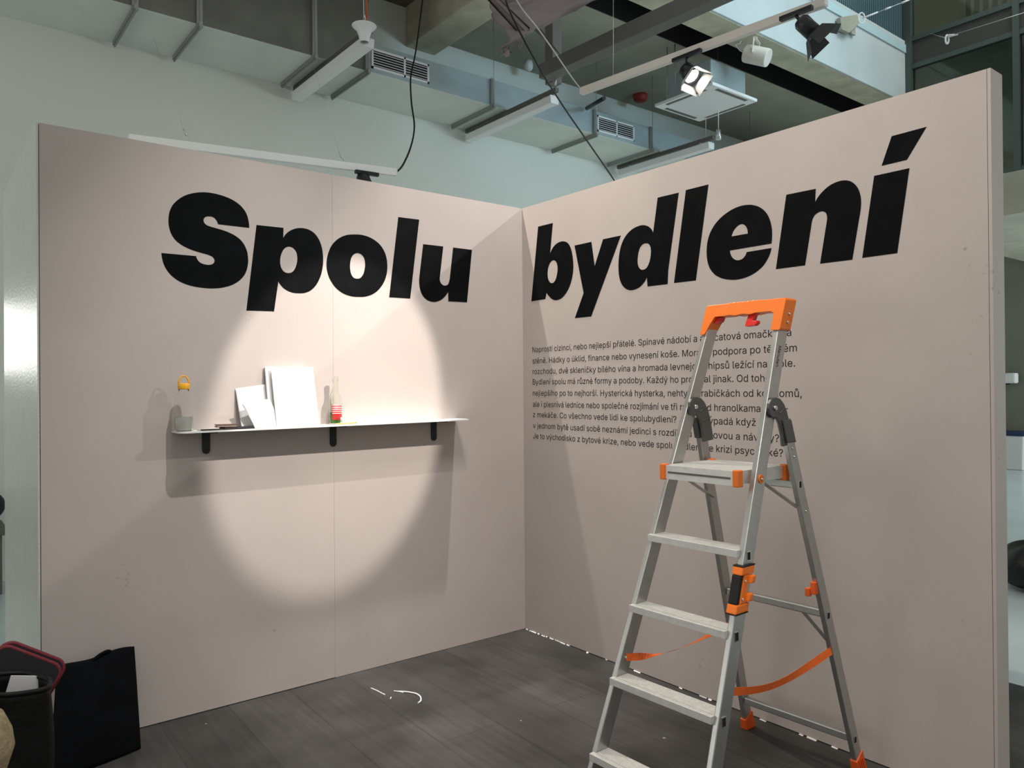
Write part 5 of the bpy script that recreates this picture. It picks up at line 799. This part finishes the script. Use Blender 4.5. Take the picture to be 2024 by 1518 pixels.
M['track_white'] = mat('white_track', (.88, .88, .86), .5)
def track(label, p, q):
    p, q = Vector(p), Vector(q)
    th = thing('light_track', label, 'track', ((p+q)/2), 0, 'white lighting tracks')
    d = (q-p).normalized(); side = Vector((d.y, -d.x, 0))
    obj('channel', MB().bar(p+Vector((0, 0, .018)), q+Vector((0, 0, .018)), .038, .052), M['track_white' if abs(p.z-3) < .1 else 'warm_white'], th, bevel=.003)
    obj('slot', MB().bar(p+d*.05+Vector((0, 0, -.0006)), q-d*.05+Vector((0, 0, -.0006)), .012, .0015), M['grey_metal'], th)
    for s in (p, q): obj('end_cap', MB().bar(s-d*.004+Vector((0, 0, .018)), s+d*.004+Vector((0, 0, .018)), .039, .039), M['white_plastic'], th)
    return th
TA0, TA1 = Vector((1.040, .57, 3.60)), Vector((1.242, -1.235, 3.60))
track('white lighting track carrying two black spotlights above the right partition', TA0, TA1)
TB0, TB1 = Vector((-1.80, 1.644, 2.978)), Vector((-.062, 1.386, 3.0))
track('white lighting track showing just above the left partition edge', TB0, TB1)
tag(obj('track_wire', MB().cyl((1.0667, 0.2736, 3.637), (1.075, .245, 6.2), .0022, n=6), M['steel']), 'thin wire holding the left end of the track above the right partition', 'wire', 'track suspension wires')
for x, y, lab in ((-1.46, 1.5935, 'nearer the left end'), (-.455, 1.4442, 'nearer the cable end')):
    tag(obj('track_wire', MB().tube([(x, y, 3.037), (x+.004, y, 3.055), (x-.012, y, 3.07)], .0028, 6, 4).cyl((x-.012, y, 3.066), (x-.03, y, 3.105), .006, .003, 8).cyl((x-.03, y, 3.10), (x-.20, y+.02, 3.65), .0007, n=5), M['steel']), 'thin wire with black gripper holding the rear track, '+lab, 'wire', 'track suspension wires')

M['glare_flap'] = mat('glare_pale_flap', (.55, .54, .52), .4)  # lit lamp's black barn doors coloured pale to stand in for glare
def spotlight(name, label, adapter, body, axis, lens, up, r=.048, L=.13, flap=.085, hub=None, open_=.45, flaps=True):
    """track spotlight: adapter on the track, drum, barn doors; axis is where it points"""
    axis = Vector(axis).normalized(); c = Vector(body); a0, a1 = Vector(adapter[0]), Vector(adapter[1])
    th = thing(name, label, 'spotlight', (a0+a1)/2, 0, 'black track spotlights')
    obj('adapter', MB().bar(a0, a1, .032, .026), M['black'], th, bevel=.004)
    top = (a0+a1)/2+Vector((0, 0, -.012)); back = c-axis*L*.35
    obj('stem', MB().tube([top, top.lerp(back, .5)+Vector((0, 0, -.004)), back], .009, 8, 4), M['black'], th)
    a = axis.cross(Vector(up)).normalized(); b = axis.cross(a)
    drum = MB(); pr = [(.010, -.5), (r*.7, -.47), (r, -.30), (r, .5), (r*.94, .5), (r*.92, .2), (.002, .16)]
    n = 28; vs = []
    for q, t in pr: vs += [c+axis*L*t+(a*math.cos(2*PI*i/n)+b*math.sin(2*PI*i/n))*q for i in range(n)]
    drum.add(vs, [(j*n+i, j*n+(i+1) % n, (j+1)*n+(i+1) % n, (j+1)*n+i) for j in range(len(pr)-1) for i in range(n)], True)
    obj('drum', drum, M['black'], th)
    obj('lens', MB().cyl(c+axis*L*.22, c+axis*L*.26, r*.90, n=24), M['lamp'] if lens else M['cast'], th)
    if flaps:
        e = c+axis*L*.5
        for k in range(4):
            t = k*PI/2; o = a*math.cos(t)+b*math.sin(t); w_ = -a*math.sin(t)+b*math.cos(t)
            dirn = (axis*math.cos(open_)+o*math.sin(open_)).normalized()
            s0 = e+o*r*1.02; s1 = s0+dirn*flap; w0 = r*.95; w1 = r*1.35
            nn = dirn.cross(w_).normalized()*.0012
            obj('barn_door', MB().hexa([s0-w_*w0-nn, s0+w_*w0-nn, s1+w_*w1-nn, s1-w_*w1-nn], [s0-w_*w0+nn, s0+w_*w0+nn, s1+w_*w1+nn, s1-w_*w1+nn]), M['glare_flap'] if lens else M['black'], th)
    return th
RT_ = Vector((.786, -.618, 0)); FW = Vector((.618, .786, 0)); UP = Vector((0, 0, 1))
spotlight('track_spotlight', 'lit black spotlight glaring near the middle of the track', ((1.0848, -0.2523, 3.574), (1.0987, -0.471, 3.574)), (1.1262, -0.3511, 3.475), RT_*.28-UP*.72-FW*.58, True, (1, 0, 0), r=.054, L=.12, flap=.065, open_=.5)
spotlight('track_spotlight', 'unlit black spotlight with open barn doors at the right end of the track', ((1.1401, -1.0072, 3.574), (1.1531, -1.204, 3.574)), (1.1543, -1.165, 3.48), RT_*.55-UP*.62-FW*.12, False, (0, 0, 1), r=.047, L=.12, flap=.10, open_=.62)
spotlight('track_spotlight', 'black spotlight on the rear track, its top just above the left partition', ((-0.3887, 1.391, 2.972), (-0.2138, 1.3735, 2.972)), (-0.3246, 1.3781, 2.915), Vector((.1, -.5, -.9)), False, (1, 0, 0), r=.046, L=.12, flaps=False)
def white_can():
    c = Vector((4.1313, 1.1574, 4.9)); ax = (RT_*.75-UP*.42-FW*.50).normalized()
    th = thing('can_light', 'white cylindrical spotlight on a bracket under the balcony edge', 'spotlight', c)
    obj('body', MB().cyl(c-ax*.13, c+ax*.13, .092, n=32), M['warm_white'], th, bevel=.012)
    s_ = ax.cross(UP).normalized()
    for sg in (-1, 1): obj('yoke', MB().bar(c+s_*sg*.098-ax*.02, c+s_*sg*.098+UP*.16, .028, .006, ax), M['warm_white'], th)
    obj('yoke_top', MB().bar(c-s_*.10+UP*.16, c+s_*.10+UP*.16, .028, .006), M['warm_white'], th)
    obj('stem', MB().cyl(c+UP*.16, c+UP*.26, .008, n=8), M['warm_white'], th)
    obj('lead', MB().tube([c-ax*.13, c-ax*.20+UP*.02, c-ax*.24+UP*.07, c-ax*.19+UP*.10, c-ax*.18+UP*.2], .006, 6, 5), M['white_plastic'], th)
white_can()

# steel frame, cloth and cables
sf = thing('steel_frame', 'dark grey steel beam on a post hung below the ceiling slab', 'frame', (1.36, .1, 4.06))
obj('beam', MB().bar((1.305, 1.30, 4.06), (1.435, -1.3, 4.06), .12, .12), M['grey_metal'], sf, bevel=.006)
obj('post', MB().box(1.41, 1.515, 1.31, 1.41, 4.02, 5.079), M['grey_metal'], sf, bevel=.006)
obj('bolt', MB().cyl((1.3745, 1.2363, 4.0), (1.3781, 1.2409, 3.96), .010, n=8), M['steel'], sf)
def cloth():
    P0, P1 = Vector((.300, .62, 3.735)), Vector((1.62, .50, 4.63))
    def fn(u, v):
        p = P0.lerp(P1, u); up = Vector((-.02, .03, 1))
        ph = v*11+u*1.2
        q = p+up*(v*.85)+Vector((-.40*v*(1-u)*0, -.085*math.sin(ph)-.035*math.sin(v*23+u*3)-.012*math.sin(v*47-u*2), 0))
        if u < .12: q.x += .035*math.sin(v*17)+.015*math.sin(v*41); q.z += .012*math.sin(v*30)
        if v < .02: q.z += (.010*math.sin(u*90)+.014*math.sin(u*37))*(1 if u < .22 else .25)
        return q
    return fn
cl = tag(obj('hanging_cloth', MB().grid(cloth(), 60, 60), M['cloth'], solid=.004), 'mauve-grey cloth hanging in folds at the top centre with a ragged corner', 'cloth')
obj('torn_corner', MB().grid(lambda u, v: (.325+.075*u+.02*math.sin(v*5), .60-.02*math.sin(u*6), 3.755-.075*v*(1-.6*u)+.012*math.sin(u*9)), 12, 8), M['cloth'], cl, solid=.003)
obj('frayed_thread', MB().tube([(.42, .60, 3.83), (.44, .595, 3.795), (.455, .59, 3.815), (.465, .59, 3.78), (.485, .59, 3.83), (.50, .60, 3.86)], .004, 6, 4), M['cloth'], cl)
tag(obj('hanging_cable', MB().tube([(0.1185, 0.3, 4.0009), (0.1417, 0.3, 3.8656), (0.4336, 0.38, 3.625), (0.821, 0.55, 3.4732), (1.2888, 0.75, 3.322), (1.7606, 0.95, 3.1665), (1.9552, 1.05, 3.089)], .0062, 8, 6), M['cable']), 'long black cable crossing diagonally behind the partition corner', 'cable')
tag(obj('hanging_cable', MB().tube([(0.8187, 2.4, 5.061), (0.7284, 2.4, 4.483), (0.6141, 2.3, 4.1934), (0.5576, 2.2, 3.9269), (0.4659, 2.0, 3.6334), (0.2812, 1.75, 3.365), (0.065, 1.5, 3.1269), (-.050, 1.386, 3.030)], .0072, 8, 6), M['cable']), 'black cable hanging down to the end of the rear track', 'cable')
tag(obj('power_cord', MB().tube([(0.1675, 0.3, 3.984), (0.2499, 0.3, 3.8951), (0.4368, 0.36, 3.8395), (0.6503, 0.44, 3.772), (0.903, 0.54, 3.6907), (1.036, .580, 3.643)], .0045, 8, 6), M['cord']), 'pale thin cord running down to the left end of the lighting track', 'cord')
tag(obj('pipe_stub', MB().cyl((3.1735, 2.73, 4.5959), (2.9156, 2.2, 4.4914), .022, n=12), M['cable']), 'short black pipe stub above the duct, left of the second grille', 'pipe')
tag(obj('support_wire', MB().cyl((4.40, 1.85, 4.35), (4.40, 1.85, 5.6), .006, n=6).cyl((4.40, 1.85, 4.25), (4.40, 1.85, 4.36), .03, n=10), M['steel']), 'steel wire with a black coupling holding the half hidden tube light', 'wire')

# air conditioner under the slab
ac = thing('ceiling_cassette', 'square white air conditioner cassette hung below the slab behind the lit spotlight', 'air conditioner', (4.17, 1.85, 4.6))
pn = MB().box(3.77, 4.57, 1.45, 2.25, 4.60, 4.635)
pn = obj('panel', pn, M['white_plastic'], ac, bevel=.008)
for x0, x1, y0, y1 in ((3.80, 3.845, 1.58, 2.12), (4.495, 4.54, 1.58, 2.12), (3.90, 4.44, 1.48, 1.525), (3.90, 4.44, 2.175, 2.22)):
    obj('air_slot', MB().box(x0, x1, y0, y1, 4.5985, 4.6005), M['grey_metal'], pn)
obj('intake', MB().box(3.88, 4.46, 1.56, 2.14, 4.5988, 4.6003), M['white_plastic'], pn)
obj('casing', MB().box(3.86, 4.48, 1.54, 2.16, 4.6355, 4.93), M['galv'], ac, bevel=.01)
for x, y in ((3.82, 2.1), (4.52, 2.1), (3.82, 1.99), (4.52, 1.99)):
    obj('hanger_rod', MB().cyl((x, y, 4.70), (x, y, 5.2395), .006, n=8), M['strap'], ac)
tag(obj('alarm_sounder', MB().lathe([(0, 0), (.06, 0), (.085, .015), (.095, .06), (.095, .088), (0, .088)], (4.63, 3.24, 5.1515)), M['red_alarm']), 'round red alarm on the slab soffit left of the air conditioner', 'alarm')
dm = thing('dome_sensor', 'small pale dome sensor on the slab near the top of the grey post', 'sensor', (2.8056, 3.314, 5.17))
c = Vector((2.8056, 3.314, 5.17))
obj('dome', MB().lathe([(0, -.05), (.03, -.045), (.048, -.02), (.052, .02), (.04, .0695), (0, .0695)], c), M['white_plastic'], dm)
# red pipes in the recess
for i, (y, z) in enumerate(((1.62, 5.62), (1.80, 5.74))):
    tag(obj('sprinkler_pipe', MB().cyl((1.7, y, z), (7.3, y, z), .03, n=12), M['red_alarm']), ('lower' if i == 0 else 'upper')+' dark red pipe inside the black recess beside the balcony', 'pipe', 'red pipes in the recess')

# balcony grille, wire anchor plate and hooks
rl = thing('balcony_railing', 'blue-grey barred railing standing on the balcony edge', 'railing', (4.5, 1.13, 5.92))
obj('top_rail', MB().box(1.7, 7.34, 1.10, 1.15, 6.95, 7.0), M['mesh_blue'], rl)
br = MB()
for i in range(118): br.box(1.72+i*.0475, 1.735+i*.0475, 1.115, 1.14, 5.921, 6.95)
obj('bars', br, M['mesh_blue'], rl)
obj('backing', MB().box(1.7, 7.34, 1.20, 1.21, 5.921, 6.95), M['mesh_blue'], rl)
ap = thing('anchor_plate', 'grey triangular anchor plate with a ring on the balcony face', 'anchor', (5.9083, 1.08, 5.7309))
q = [(5.5966, 1.03, 5.6862), (5.9921, 1.03, 5.8386), (6.0257, 1.03, 5.7338), (5.8937, 1.03, 5.6299), (5.7993, 1.03, 5.5614), (5.6278, 1.03, 5.5544)]
obj('plate', MB().prism(q, lambda *p: Vector(p), lambda *p: Vector(p)+Vector((0, .05, 0))), M['soffit'], ap, bevel=.006)
rc = Vector((5.7147, 0.84, 5.6358))
obj('ring', MB().tube([rc+(RT_*math.cos(a)*.036+UP*math.sin(a)*.062) for a in [i*PI/12 for i in range(25)]], .008, 8, 1), M['white_plastic'], ap)
obj('foot_plate', MB().box(5.90, 6.0, 1.06, 1.0845, 5.60, 5.76), M['soffit'], ap)
tb = thing('tension_wire', 'steel wire with turnbuckles stretched from the anchor ring towards the top right', 'wire', rc)
w0, w1 = Vector((5.7379, 0.84, 5.6426)), Vector((6.2187, 0.45, 5.8775))
obj('wire', MB().cyl(w0, w1, .004, n=6), M['steel'], tb)
for t0, t1 in ((.04, .28), (.42, .52), (.72, .86)): obj('turnbuckle', MB().cyl(w0.lerp(w1, t0), w0.lerp(w1, t1), .012, .009, 10), M['white_plastic'], tb)
hk = thing('wire_hook', 'pale hook and wire in front of the glazed storey at top right', 'hook', (6.3, 0.1621, 5.3067))
hc = Vector((6.3, 0.1621, 5.3067))
obj('shackle', MB().tube([hc+(RT_*math.cos(a)*.018+UP*math.sin(a)*.048) for a in [i*PI/10 for i in range(21)]], .010, 8, 1), M['white_plastic'], hk)
obj('wire', MB().cyl((6.3, 0.1511, 5.3368), (6.1, -0.8174, 5.222), .0035, n=6), M['steel'], hk)
obj('socket', MB().cyl((6.3, 0.1458, 5.3406), (6.29, 0.0471, 5.3184), .018, .008, n=10), M['white_plastic'], hk)
obj('tie_wire', MB().cyl((6.3, 0.1779, 5.3295), (7.1, 0.684, 5.7927), .003, n=6), M['steel'], hk)
